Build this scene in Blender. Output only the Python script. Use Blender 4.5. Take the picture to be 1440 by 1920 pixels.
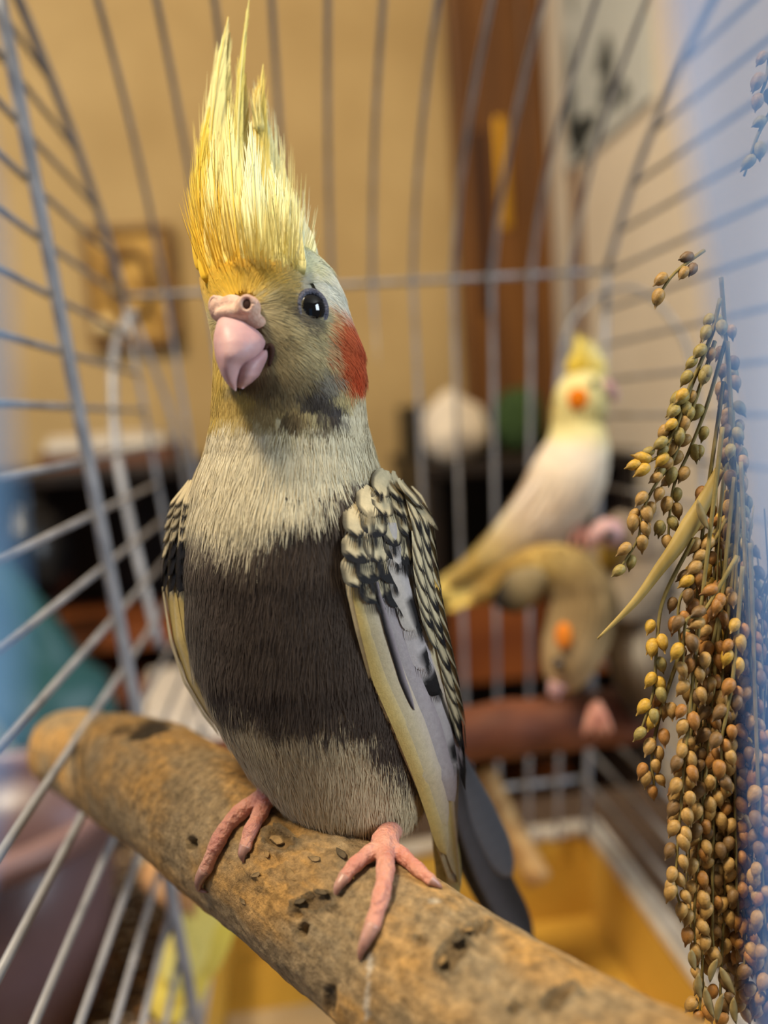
import bpy, bmesh, math, random
import numpy as np
from mathutils import Vector, Matrix, noise as mnoise

for o in list(bpy.data.objects):
    bpy.data.objects.remove(o)
SC = bpy.context.scene
COL = SC.collection
RNG = np.random.default_rng(7)
random.seed(7)

# ------------------------------------------------------------------ camera
FPX = 1600.0                              # focal length in pixels of the 1440x1920 frame
CAM = np.array((0.0, 0.0, 1.2))
def _n(v): return v / np.linalg.norm(v)
_wy = _n(np.array(((545 - 720) / FPX, -(785 - 960) / FPX, -1.0)))     # cage axis seen by the camera
_wz = np.array((-0.08, 1.0, 0.0)); _wz = _n(_wz - _wy * _wz.dot(_wy))
_wx = np.cross(_wy, _wz)
M = np.array((_wx, _wy, _wz))             # camera space -> world
cd = bpy.data.cameras.new('camera'); cam = bpy.data.objects.new('camera', cd); COL.objects.link(cam)
cd.sensor_fit = 'VERTICAL'; cd.sensor_height = 24.0; cd.lens = 24.0 * FPX / 1920.0
cd.clip_start = 0.005; cd.clip_end = 50
mm = Matrix([list(r) for r in M]).to_4x4(); mm.translation = Vector(CAM)
cam.matrix_world = mm
cd.dof.use_dof = True; cd.dof.focus_distance = 0.152; cd.dof.aperture_fstop = cd.lens / 4.2
SC.camera = cam

# ------------------------------------------------------------------ world, lights, exposure
SC.view_settings.view_transform = 'Standard'; SC.view_settings.look = 'None'
SC.view_settings.gamma = 1.0; SC.view_settings.use_curve_mapping = False
SC.view_settings.exposure = -0.1
wd = bpy.data.worlds.new('room_ambience'); SC.world = wd; wd.use_nodes = True
wd.node_tree.nodes['Background'].inputs[0].default_value = (0.95, 0.92, 0.90, 1)
wd.node_tree.nodes['Background'].inputs[1].default_value = 0.12
def area(name, loc, target, size, power, color, size_y=None):
    l = bpy.data.lights.new(name, 'AREA'); l.energy = power; l.color = color
    l.shape = 'RECTANGLE'; l.size = size; l.size_y = size_y or size
    o = bpy.data.objects.new(name, l); COL.objects.link(o)
    loc = Vector(CAM) + Vector(loc); target = Vector(CAM) + Vector(target)
    o.location = loc; o.rotation_euler = (target - loc).to_track_quat('-Z', 'Y').to_euler()
    return o
area('window_right_offscreen', (1.9, -0.70, 0.55), (0.05, 0.25, 0.0), 0.75, 42, (0.76, 0.88, 1.0), 1.0)
area('window_left_offscreen', (-1.57, 0.05, 0.25), (0.0, 0.4, -0.05), 0.8, 12, (0.45, 0.66, 1.0), 1.0)
area('ceiling_lamp_offscreen', (-0.45, -0.05, 1.20), (-0.1, 0.25, 0.0), 0.30, 36, (1.0, 0.84, 0.60))

# ------------------------------------------------------------------ helpers
def lin(c):
    c = np.asarray(c, float) / 255.0
    return np.where(c <= 0.04045, c / 12.92, ((c + 0.055) / 1.055) ** 2.4)
def C(px, py, d):                          # pixel + distance in cm -> camera space (metres)
    d = np.asarray(d, float) / 100.0
    return np.stack(np.broadcast_arrays((np.asarray(px, float) - 720) / FPX * d, -(np.asarray(py, float) - 960) / FPX * d, -d), -1)
def c2w(p): return CAM + np.asarray(p) @ M.T
def P(px, py, d): return c2w(C(px, py, d))
def B(x, y, z): return CAM + np.stack(np.broadcast_arrays(np.asarray(x, float), np.asarray(y, float), np.asarray(z, float)), -1) / 100.0     # cage centimetres -> world
def pix(p):                                # camera space -> pixel
    return 720 - FPX * p[..., 0] / p[..., 2], 960 + FPX * p[..., 1] / p[..., 2]
def unit(v):
    return v / np.maximum(np.linalg.norm(v, axis=-1, keepdims=True), 1e-12)

def nodes(name, rough=0.6, spec=0.3):
    m = bpy.data.materials.new(name); m.use_nodes = True
    nt = m.node_tree; b = nt.nodes['Principled BSDF']
    b.inputs['Roughness'].default_value = rough; b.inputs['Specular IOR Level'].default_value = spec
    return m, nt, b
def mat(name, c1, rough=0.6, c2=None, scale=40.0, bump=0.0, bscale=None, spec=0.3, metal=0.0, stretch=None, lo=0.35, hi=0.65, detail=5, subs=0.0, trans=0.0, alpha=1.0):
    m, nt, b = nodes(name, rough, spec)
    b.inputs['Metallic'].default_value = metal
    L1 = list(lin(c1)) + [1]
    b.inputs['Base Color'].default_value = L1
    if subs:
        b.inputs['Subsurface Weight'].default_value = subs
        b.inputs['Subsurface Radius'].default_value = (0.002, 0.0008, 0.0005); b.inputs['Subsurface Scale'].default_value = 1.0
    tc = nt.nodes.new('ShaderNodeTexCoord'); mp = nt.nodes.new('ShaderNodeMapping')
    nt.links.new(tc.outputs['Object'], mp.inputs['Vector'])
    if stretch: mp.inputs['Scale'].default_value = stretch
    if c2 is not None:
        n = nt.nodes.new('ShaderNodeTexNoise'); n.inputs['Scale'].default_value = scale; n.inputs['Detail'].default_value = detail
        r = nt.nodes.new('ShaderNodeValToRGB')
        r.color_ramp.elements[0].position = lo; r.color_ramp.elements[1].position = hi
        r.color_ramp.elements[0].color = L1; r.color_ramp.elements[1].color = list(lin(c2)) + [1]
        nt.links.new(mp.outputs['Vector'], n.inputs['Vector']); nt.links.new(n.outputs['Fac'], r.inputs['Fac'])
        nt.links.new(r.outputs['Color'], b.inputs['Base Color'])
    if bump:
        n2 = nt.nodes.new('ShaderNodeTexNoise'); n2.inputs['Scale'].default_value = bscale or scale; n2.inputs['Detail'].default_value = 6
        bp = nt.nodes.new('ShaderNodeBump'); bp.inputs['Strength'].default_value = bump; bp.inputs['Distance'].default_value = 0.002
        nt.links.new(mp.outputs['Vector'], n2.inputs['Vector']); nt.links.new(n2.outputs['Fac'], bp.inputs['Height']); nt.links.new(bp.outputs['Normal'], b.inputs['Normal'])
    return m
def vmat(name, rough=0.7, spec=0.15, sheen=0.0, nscale=0, namt=0.3, bump=0.0, bscale=400, bdist=0.0006, transl=0.0, subs=0.0):
    """pigment from the mesh's colour attribute, with a little procedural grain"""
    m, nt, b = nodes(name, rough, spec)
    at = nt.nodes.new('ShaderNodeAttribute'); at.attribute_name = 'pigment'
    out = at.outputs['Color']
    tc = nt.nodes.new('ShaderNodeTexCoord')
    if nscale:
        n = nt.nodes.new('ShaderNodeTexNoise'); n.inputs['Scale'].default_value = nscale; n.inputs['Detail'].default_value = 8; n.inputs['Roughness'].default_value = 0.7
        mr = nt.nodes.new('ShaderNodeMapRange'); mr.inputs['From Min'].default_value = 0.3; mr.inputs['From Max'].default_value = 0.7
        mr.inputs['To Min'].default_value = 1 - namt; mr.inputs['To Max'].default_value = 1 + namt
        nt.links.new(tc.outputs['Object'], n.inputs['Vector']); nt.links.new(n.outputs['Fac'], mr.inputs['Value'])
        vm = nt.nodes.new('ShaderNodeVectorMath'); vm.operation = 'SCALE'
        nt.links.new(out, vm.inputs[0]); nt.links.new(mr.outputs['Result'], vm.inputs['Scale']); out = vm.outputs['Vector']
    nt.links.new(out, b.inputs['Base Color'])
    if sheen:
        b.inputs['Sheen Weight'].default_value = sheen; b.inputs['Sheen Roughness'].default_value = 0.5
    if subs:
        b.inputs['Subsurface Weight'].default_value = subs
        b.inputs['Subsurface Radius'].default_value = (0.002, 0.0009, 0.0006); b.inputs['Subsurface Scale'].default_value = 1.0
    if bump:
        n2 = nt.nodes.new('ShaderNodeTexNoise'); n2.inputs['Scale'].default_value = bscale; n2.inputs['Detail'].default_value = 8; n2.inputs['Roughness'].default_value = 0.65
        bp = nt.nodes.new('ShaderNodeBump'); bp.inputs['Strength'].default_value = bump; bp.inputs['Distance'].default_value = bdist
        nt.links.new(tc.outputs['Object'], n2.inputs['Vector']); nt.links.new(n2.outputs['Fac'], bp.inputs['Height']); nt.links.new(bp.outputs['Normal'], b.inputs['Normal'])
    if transl:
        tr = nt.nodes.new('ShaderNodeBsdfTranslucent'); mx = nt.nodes.new('ShaderNodeMixShader'); mx.inputs[0].default_value = transl
        nt.links.new(out, tr.inputs['Color']); nt.links.new(b.outputs['BSDF'], mx.inputs[1]); nt.links.new(tr.outputs['BSDF'], mx.inputs[2])
        nt.links.new(mx.outputs[0], nt.nodes['Material Output'].inputs['Surface'])
    return m

def mk(name, verts, faces, material, parent=None, smooth=True, cols=None, subdiv=0, solid=0.0, normals=None):
    v = np.asarray(verts, float).reshape(-1, 3)
    c = (v.min(0) + v.max(0)) / 2
    me = bpy.data.meshes.new(name)
    faces = faces.tolist() if isinstance(faces, np.ndarray) else faces
    me.from_pydata((v - c).tolist(), [], faces)
    me.update()
    if smooth: me.polygons.foreach_set('use_smooth', np.ones(len(me.polygons), bool))
    if cols is not None:
        a = me.attributes.new('pigment', 'FLOAT_COLOR', 'POINT')
        cc = np.concatenate([np.clip(np.asarray(cols, float).reshape(-1, 3), 0, 1), np.ones((len(v), 1))], 1)
        a.data.foreach_set('color', cc.ravel().astype(np.float32))
    if normals is not None: me.normals_split_custom_set_from_vertices(np.asarray(normals).tolist())
    if material: me.materials.append(material)
    o = bpy.data.objects.new(name, me); COL.objects.link(o)
    o.location = c
    if parent is not None:
        o.parent = parent
        L = np.zeros(3); p = parent
        while p is not None: L += np.array(p.location); p = p.parent
        o.location = c - L
    if solid:
        s = o.modifiers.new('thickness', 'SOLIDIFY'); s.thickness = solid; s.offset = 0
    if subdiv:
        s = o.modifiers.new('smooth', 'SUBSURF'); s.levels = subdiv; s.render_levels = subdiv
    return o
def tag(o, label=None, cat=None, group=None, kind=None):
    for k, v in (('label', label), ('category', cat), ('group', group), ('kind', kind)):
        if v: o[k] = v
    return o
def empty(name, loc, label=None, cat=None, group=None):
    o = bpy.data.objects.new(name, None); COL.objects.link(o); o.location = Vector(loc); o.empty_display_size = 0.01
    return tag(o, label, cat, group)
class MB:
    def __init__(s): s.v = []; s.f = []; s.c = []; s.n = 0
    def add(s, v, f, c=None):
        v = np.asarray(v, float).reshape(-1, 3)
        f = np.asarray(f) if not isinstance(f, list) else f
        if isinstance(f, np.ndarray): s.f += (f + s.n).tolist()
        else: s.f += [[i + s.n for i in q] for q in f]
        s.v.append(v); s.n += len(v)
        if c is not None: s.c.append(np.broadcast_to(np.asarray(c, float), v.shape))
        return s
    def build(s, name, m, parent=None, **k):
        return mk(name, np.concatenate(s.v), s.f, m, parent, cols=np.concatenate(s.c) if s.c else None, **k)
def grid_faces(nr, nc, wrap=False):
    i = np.arange(nr - 1)[:, None] * nc; j = np.arange(nc if wrap else nc - 1)[None]
    j2 = (j + 1) % nc
    return np.stack([i + j, i + j2, i + nc + j2, i + nc + j], -1).reshape(-1, 4)
def smoothpath(pts, n):
    pts = np.asarray(pts, float); k = len(pts)
    if k == 2:
        t = np.linspace(0, 1, n)[:, None]; return pts[0] * (1 - t) + pts[1] * t
    d = np.concatenate([[0], np.cumsum(np.linalg.norm(np.diff(pts, axis=0), axis=1) ** 0.5)])
    e = np.concatenate([[2 * pts[0] - pts[1]], pts, [2 * pts[-1] - pts[-2]]])
    out = []
    for t in np.linspace(0, d[-1], n):
        i = min(np.searchsorted(d, t, side='right') - 1, k - 2); u = (t - d[i]) / max(d[i + 1] - d[i], 1e-9)
        a, b, c, g = e[i], e[i + 1], e[i + 2], e[i + 3]
        out.append(0.5 * (2 * b + (c - a) * u + (2 * a - 5 * b + 4 * c - g) * u * u + (3 * b - a - 3 * c + g) * u ** 3))
    return np.array(out)
def tube(pts, r, n=8):
    p = np.asarray(pts, float); k = len(p); r = np.broadcast_to(np.asarray(r, float), (k,))
    t = unit(np.gradient(p, axis=0))
    ref = np.array((0, 0, 1.0)) if abs(t[:, 2]).mean() < 0.8 else np.array((1.0, 0, 0))
    a = unit(np.cross(t, ref)); b = np.cross(t, a)
    th = np.arange(n) * 2 * math.pi / n
    v = p[:, None] + r[:, None, None] * (a[:, None] * np.cos(th)[None, :, None] + b[:, None] * np.sin(th)[None, :, None])
    f = grid_faces(k, n, True).tolist()
    f += [list(range(n))[::-1], list(range((k - 1) * n, k * n))]
    return v.reshape(-1, 3), f
def box(x0, x1, y0, y1, z0, z1):           # world-aligned, cage centimetres
    v = B(*np.array([(x, y, z) for x in (x0, x1) for y in (y0, y1) for z in (z0, z1)], float).T)
    return v, [[0, 1, 3, 2], [4, 6, 7, 5], [0, 4, 5, 1], [2, 3, 7, 6], [0, 2, 6, 4], [1, 5, 7, 3]]
def bevel(o, w=0.002, seg=2):
    b = o.modifiers.new('bevel', 'BEVEL'); b.width = w; b.segments = seg; return o
def ellipsoid(c, ax, n=16, m=10):
    """ax: three axis vectors"""
    th = np.arange(n) * 2 * math.pi / n; ph = np.linspace(0, math.pi, m)
    s = np.sin(ph)[:, None]
    v = c + (s * np.cos(th))[..., None] * ax[0] + (s * np.sin(th))[..., None] * ax[1] + (np.cos(ph)[:, None] * np.ones(n))[..., None] * ax[2]
    return v.reshape(-1, 3), grid_faces(m, n, True)
def blade(spine, side, widths, nac, cup=0.0, normal=None, col=None, jag=0.0):
    """a feather vane or leaf: grid along spine; col(u,v) with u in -1..1 across and v in 0..1 along"""
    k = len(spine); u = np.linspace(-1, 1, nac)
    v = spine[:, None] + side[:, None] * (u[None, :, None] * np.asarray(widths)[:, None, None])
    if normal is not None: v = v - normal[:, None] * (cup * (u ** 2)[None, :, None] * np.asarray(widths)[:, None, None])
    f = grid_faces(k, nac)
    c = None
    if col is not None:
        U, V = np.meshgrid(u, np.linspace(0, 1, k)); c = col(U.ravel(), V.ravel())
    return v.reshape(-1, 3), f, c
def lerp(a, b, t):
    t = np.asarray(t)[..., None] if np.ndim(t) else t
    return np.asarray(a, float) * (1 - t) + np.asarray(b, float) * t
def ss(e0, e1, x):
    t = np.clip((x - e0) / (e1 - e0), 0, 1); return t * t * (3 - 2 * t)

# ------------------------------------------------------------------ materials
M_wire = mat('white_enamel_wire', (150, 150, 154), 0.35, (122, 122, 126), 60, spec=0.5)
M_plume = vmat('feather_down', 0.75, 0.1, sheen=0.15, transl=0.12)
M_vane = vmat('feather_vane', 0.6, 0.2, nscale=900, namt=0.12, bump=0.25, bscale=2500, transl=0.1)
M_skinbody = vmat('under_plumage', 0.85, 0.05)
M_black = mat('matte_black', (16, 15, 15), 0.5)

# ------------------------------------------------------------------ room
M_plaster = mat('ochre_plaster', (190, 162, 112), 0.85, (174, 146, 98), 7, bump=0.15, bscale=60, lo=0.3, hi=0.7)
M_whitewall = mat('off_white_plaster', (214, 200, 178), 0.85, (204, 189, 166), 5, bump=0.1, bscale=80)
M_floor = mat('dark_floor', (70, 52, 38), 0.5, (50, 36, 26), 8, stretch=(1, 12, 1))
M_ceil = mat('ceiling_paint', (215, 205, 190), 0.9)
tag(mk('wall_back', *box(-160, 45, 132, 138, -120, 125), M_plaster, smooth=False), kind='structure')
tag(mk('wall_right', *box(41, 47, 62, 138, -120, 125), M_whitewall, smooth=False), kind='structure')
tag(mk('wall_left', *box(-166, -160, -80, 138, -120, 125), M_plaster, smooth=False), kind='structure')
tag(mk('floor', *box(-166, 200, -120, 138, -124, -120), M_floor, smooth=False), kind='structure')
tag(mk('ceiling', *box(-166, 200, -120, 138, 125, 129), M_ceil, smooth=False), kind='structure')

# ------------------------------------------------------------------ the branch the bird stands on
BR_PX = np.array([(122, 1402, 28.6, 1.20), (138, 1407, 27.8, 1.36), (198, 1430, 25.6, 1.52), (280, 1462, 22.2, 1.54), (396, 1540, 18.7, 1.43), (580, 1672, 15.9, 1.37),
                  (770, 1808, 13.9, 1.36), (1000, 1965, 12.2, 1.34), (1180, 2080, 11.0, 1.33), (1400, 2200, 9.9, 1.3)])
BR_AX = smoothpath(C(BR_PX[:, 0], BR_PX[:, 1], BR_PX[:, 2]), 420)
BR_R = np.interp(np.linspace(0, 1, 420), np.linspace(0, 1, len(BR_PX)), BR_PX[:, 3]) / 100.0
def branch_hit(px, py, r=0.0):
    """distance (cm) where the ray through a pixel comes within r (cm) of the branch skin"""
    d = np.arange(9.0, 30.0, 0.02); p = C(np.full_like(d, px), np.full_like(d, py), d)
    q = ((p[:, None] - BR_AX[None, ::4]) ** 2).sum(-1); i = q.argmin(1)
    g = np.sqrt(q.min(1)) - BR_R[::4][i] - r / 100.0
    k = np.argmax(g < 0) if (g < 0).any() else g.argmin()
    return d[k]
def build_branch():
    n, m = 420, 150
    t = unit(np.gradient(BR_AX, axis=0)); ref = np.array((0, 1.0, 0))
    a = unit(np.cross(t, ref)); b = np.cross(a, t)         # b points up, a sideways
    th = np.arange(m) * 2 * math.pi / m
    nrm = a[:, None] * np.cos(th)[None, :, None] + b[:, None] * np.sin(th)[None, :, None]
    base = BR_AX[:, None] + nrm * BR_R[:, None, None]
    X, Y = pix(base)
    front = (nrm * unit(-base)).sum(-1) > 0
    D = np.zeros((n, m)); cols = np.zeros((n, m, 3))
    s = np.cumsum(np.linalg.norm(np.gradient(BR_AX, axis=0), axis=1))
    for i in range(n):
        for j in range(m):
            q = Vector((s[i] * 60, math.cos(th[j]) * 1.3, math.sin(th[j]) * 1.3))
            n1 = mnoise.noise(q * 0.9); n2 = mnoise.fractal(q * 2.7, 0.9, 2.1, 4); n3 = mnoise.fractal(Vector((q.x * 1.5, q.y * 7, q.z * 7)), 0.8, 2, 3)
            D[i, j] = 0.0007 * n1 + 0.0003 * n2 + 0.00012 * n3
            cols[i, j] = (n2, n3, n1)
    N2, N3, N1 = cols[..., 0], cols[..., 1], cols[..., 2]
    c = lerp(lin((160, 136, 100)) * np.ones((n, m, 3)), lin((190, 146, 84)), ss(-0.35, 0.35, N1 + 0.4 * N2))
    c = c * (1 + 0.28 * N2[..., None] + 0.25 * N3[..., None])
    grey = ss(0.05, 0.4, N2 + 0.5 * N3)[..., None]
    c = c * (1 - 0.45 * grey) + lin((98, 92, 78)) * 0.45 * grey
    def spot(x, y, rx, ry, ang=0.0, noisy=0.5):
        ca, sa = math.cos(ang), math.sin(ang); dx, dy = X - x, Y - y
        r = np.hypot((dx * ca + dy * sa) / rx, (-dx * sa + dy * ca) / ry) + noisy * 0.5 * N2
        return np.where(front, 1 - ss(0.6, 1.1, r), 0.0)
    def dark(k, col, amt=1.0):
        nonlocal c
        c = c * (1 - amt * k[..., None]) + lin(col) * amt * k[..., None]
    # rough, flaking bark below the belly
    fl = spot(555, 1625, 165, 95, 0.5, 0.9)
    jag = np.clip(np.sin(X * 0.045 + 5 * N2 + Y * 0.03) * np.sin(Y * 0.06 - X * 0.02 + 5 * N3), -1, 1)
    D += fl * (0.0007 * np.sign(jag) * np.abs(jag) ** 0.4) * 0.5
    dark(fl * (jag > 0.35), (150, 122, 84), 0.4)
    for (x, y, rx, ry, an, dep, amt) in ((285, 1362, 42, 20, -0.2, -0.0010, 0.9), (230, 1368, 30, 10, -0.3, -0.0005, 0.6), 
                                    (357, 1581, 9, 12, 0, -0.006, 0.4), (567, 1745, 9, 14, 0.2, -0.006, 0.4), (560, 1712, 6, 10, 0, -0.002, 0.3),  # bored holes: the shade inside them is partly painted as darker colour
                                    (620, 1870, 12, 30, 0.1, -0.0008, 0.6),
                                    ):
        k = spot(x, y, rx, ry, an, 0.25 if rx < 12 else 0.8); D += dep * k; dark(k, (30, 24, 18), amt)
    for (x, y, rx, ry, an) in ((845, 1790, 42, 26, -0.7), (885, 1745, 40, 13, -0.2), (790, 1762, 16, 12, 0), (965, 1890, 14, 16, 0), (1050, 1870, 40, 20, -0.5), (520, 1580, 34, 26, 0.3), (590, 1690, 44, 20, -0.3)):
        k = spot(x, y, rx, ry, an, 0.7); rim = k * (1 - k) * 4
        D += 0.0009 * rim - 0.0006 * ss(0.7, 1, k); dark(rim, (92, 84, 68), 0.7); dark(ss(0.75, 1, k), (70, 55, 36), 0.6)
    k = spot(690, 1860, 5, 75, 0.05, 1.6); D += 0.00015 * k; dark(k, (205, 200, 188), 0.55)      # dried dribble
    k = spot(815, 1690, 14, 9, 0, 0.8); dark(k, (205, 195, 175), 0.5)
    v = base + nrm * D[..., None]
    f = grid_faces(n, m, True).tolist(); f += [list(range(m)), list(range((n - 1) * m, n * m))[::-1]]
    mtl = vmat('branch_bark', 0.75, 0.25, nscale=480, namt=0.55, bump=1.0, bscale=420, bdist=0.0016)
    root = empty('branch_perch', c2w(BR_AX[200] - b[200] * 0.014), 'thick knotty tan branch perch gripped by the pearl grey cockatiel', 'perch')
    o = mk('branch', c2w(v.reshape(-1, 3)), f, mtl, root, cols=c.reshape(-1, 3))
    # bolt and washer at the cut end
    e = c2w(BR_AX[0]); dirv = unit(c2w(BR_AX[0]) - c2w(BR_AX[6]))
    vv, ff = tube([e - dirv * 0.004, e + dirv * 0.001, e + dirv * 0.0012, e + dirv * 0.009], [0.008, 0.008, 0.002, 0.002], 14)
    mk('mounting_bolt', vv, ff, mat('dull_steel', (90, 92, 96), 0.4, metal=0.8), root)
    # loose bark flakes
    Mf = vmat('bark_flake', 0.85, 0.2, nscale=500, namt=0.4, bump=0.8, bscale=500)
    for (x, y, w, h, an) in ((520, 1575, 34, 20, 0.4), (545, 1640, 40, 18, 0.9), (480, 1640, 26, 12, -0.4), (600, 1672, 36, 12, 0.2), (640, 1600, 30, 16, 0.7), (455, 1690, 20, 10, 0.8),
                             (560, 1690, 30, 12, -0.2), (860, 1760, 30, 10, -0.5), (830, 1800, 26, 14, -1.1), (880, 1742, 22, 8, -0.2), (660, 1640, 20, 10, 1.2), (500, 1600, 22, 12, 1.4), (590, 1610, 26, 14, 0.1)):
        g = []; cc = []
        ks = 9
        for i in range(ks):
            a2 = 2 * math.pi * i / ks; rr = random.uniform(0.75, 1.15)
            dx, dy = math.cos(a2) * w / 2 * rr, math.sin(a2) * h / 2 * rr
            X2 = x + dx * math.cos(an) - dy * math.sin(an); Y2 = y + dx * math.sin(an) + dy * math.cos(an)
            d0 = branch_hit(X2, Y2, 0.02); g.append(C(X2, Y2, d0))
        cen = C(x, y, branch_hit(x, y, 0.0) - 0.06)
        rim = np.array(g); top = rim * 0.75 + cen * 0.25; top = top * (1 - 0.004)
        vv = np.concatenate([rim, top, [cen * (1 - 0.002)]])
        ff = [[i, (i + 1) % ks, ks + (i + 1) % ks, ks + i] for i in range(ks)] + [[ks + i, ks + (i + 1) % ks, 2 * ks] for i in range(ks)]
        cb = lin(random.choice(((128, 106, 74), (104, 90, 66), (86, 74, 56), (140, 112, 72))))
        mk('bark_flake', c2w(vv), ff, Mf, root, smooth=False, cols=np.tile(cb, (len(vv), 1)))
build_branch()

# ------------------------------------------------------------------ the pearl grey cockatiel
BT = np.array([  # y, left x, right x, centre distance, half depth
    (437, 480, 520, 16.3, 0.05), (455, 468, 535, 16.3, 0.12), (466, 440, 572, 16.2, 0.7), (480, 410, 596, 16.1, 1.1), (505, 388, 622, 16.0, 1.42), (550, 380, 645, 15.9, 1.6), (600, 392, 660, 15.8, 1.62),
    (650, 402, 680, 15.8, 1.62), (700, 402, 688, 15.8, 1.6), (740, 400, 686, 15.8, 1.58), (790, 397, 690, 15.9, 1.6), (850, 385, 706, 16.1, 1.8), (900, 366, 725, 16.3, 2.05),
    (960, 356, 748, 16.4, 2.25), (1050, 350, 768, 16.5, 2.35), (1150, 351, 785, 16.6, 2.35), (1230, 360, 798, 16.6, 2.25), (1300, 385, 806, 16.6, 2.1), (1350, 408, 808, 16.6, 1.95),
    (1420, 450, 806, 16.6, 1.7), (1480, 500, 800, 16.6, 1.5), (1520, 545, 790, 16.6, 1.25), (1550, 590, 760, 16.5, 0.9), (1566, 640, 720, 16.4, 0.2)])
_yy = np.arange(437, 1567)
def _sm(a, w=25):
    k = np.hanning(w); k /= k.sum()
    return np.convolve(np.pad(a, w // 2, mode='edge'), k, 'valid')
_tab = [_sm(np.interp(_yy, BT[:, 0], BT[:, i]), 25 if i > 2 else 21) for i in (1, 2, 3, 4)]
def body(y, th, inflate=0.0):
    """camera-space point on the bird's body; th=pi/2 faces the camera"""
    L, R, dc, b = (np.interp(y, _yy, t) for t in _tab)
    cx = (L + R) / 2; a = (R - L) / 2
    c = C(cx, y, dc)
    A = a / FPX * dc / 100.0 + inflate; Bd = b / 100.0 + inflate
    c[..., 0] += A * np.cos(th); c[..., 2] += Bd * np.sin(th)
    return c
def body_n(y, th):
    e = 2.0
    du = body(y, th + 0.02) - body(y, th - 0.02); dv = body(np.clip(y + e, 437, 1566), th) - body(np.clip(y - e, 437, 1566), th)
    n = unit(np.cross(dv, du)); ce = body(y, th); L, R, dc, b = (np.interp(y, _yy, t) for t in _tab)
    cc = C((L + R) / 2, y, dc); s = np.sign(((ce - cc) * n).sum(-1, keepdims=True)); s[s == 0] = 1
    return n * s
def body_front(px, py):                      # distance (cm) of the body's front at a pixel
    L, R, dc, b = (np.interp(py, _yy, t) for t in _tab)
    k = np.clip((px - (L + R) / 2) / ((R - L) / 2), -1, 1)
    return dc - b * np.sqrt(1 - k * k)

HEAD_BLOBS = [  # x, y, rx, ry, angle, colour, strength, softness
    (600, 500, 85, 70, 0, (214, 216, 188), 0.9, 0.7), (640, 560, 46, 62, 0, (226, 226, 216), 0.9, 0.6), (520, 470, 90, 40, 0, (222, 214, 130), 0.8, 0.6),
    (420, 525, 75, 48, 0, (226, 182, 52), 1.0, 0.6), (450, 540, 72, 30, 0, (222, 178, 66), 0.9, 0.7), (500, 545, 40, 26, 0, (196, 168, 96), 0.7, 0.7), (395, 730, 34, 110, 0, (206, 172, 70), 0.9, 0.7),
    (545, 655, 90, 90, 0, (186, 172, 132), 0.85, 0.7), (520, 575, 34, 40, 0, (172, 148, 84), 0.7, 0.6), (506, 518, 18, 14, 0.4, (120, 104, 52), 0.8, 0.8),
    (528, 530, 12, 8, 0.4, (112, 102, 66), 0.8, 0.8), (530, 610, 30, 22, 0.3, (140, 124, 84), 0.6, 0.7),
    (500, 745, 84, 36, 0.05, (112, 96, 70), 0.9, 0.7), (560, 745, 60, 46, 0, (132, 118, 88), 0.7, 0.7), (445, 775, 52, 36, 0, (196, 164, 84), 0.85, 0.8), (520, 790, 70, 26, 0, (158, 134, 88), 0.8, 0.8),
    (592, 762, 38, 28, 0.5, (72, 64, 58), 0.95, 0.7), (634, 784, 28, 22, 0.9, (80, 74, 72), 0.95, 0.8), (548, 804, 30, 14, 0.1, (96, 80, 56), 0.9, 0.8), (606, 804, 34, 14, -0.2, (84, 72, 60), 0.9, 0.8),
    (612, 730, 26, 30, 0, (128, 124, 120), 0.7, 0.7), (582, 582, 44, 48, 0, (176, 172, 160), 0.75, 0.7), (596, 636, 46, 16, 0.3, (196, 184, 134), 0.7, 0.7), (560, 628, 40, 16, 0.4, (104, 96, 84), 0.85, 0.7), (520, 690, 30, 40, 0.2, (132, 116, 82), 0.6, 0.7),
    (652, 664, 44, 76, -0.12, (196, 88, 48), 1.0, 0.82), (668, 715, 22, 26, 0, (202, 80, 40), 0.9, 0.7), (640, 640, 16, 50, 0, (200, 104, 62), 0.5, 0.6),
    (428, 552, 80, 58, 0, (230, 188, 60), 1.0, 0.8), (478, 556, 44, 40, 0, (204, 166, 72), 0.8, 0.7), (626, 560, 38, 52, 0.3, (228, 226, 208), 0.85, 0.6), (560, 528, 56, 26, 0.4, (212, 208, 164), 0.7, 0.6), (510, 520, 16, 12, 0.4, (128, 112, 60), 0.7, 0.8)]
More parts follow.
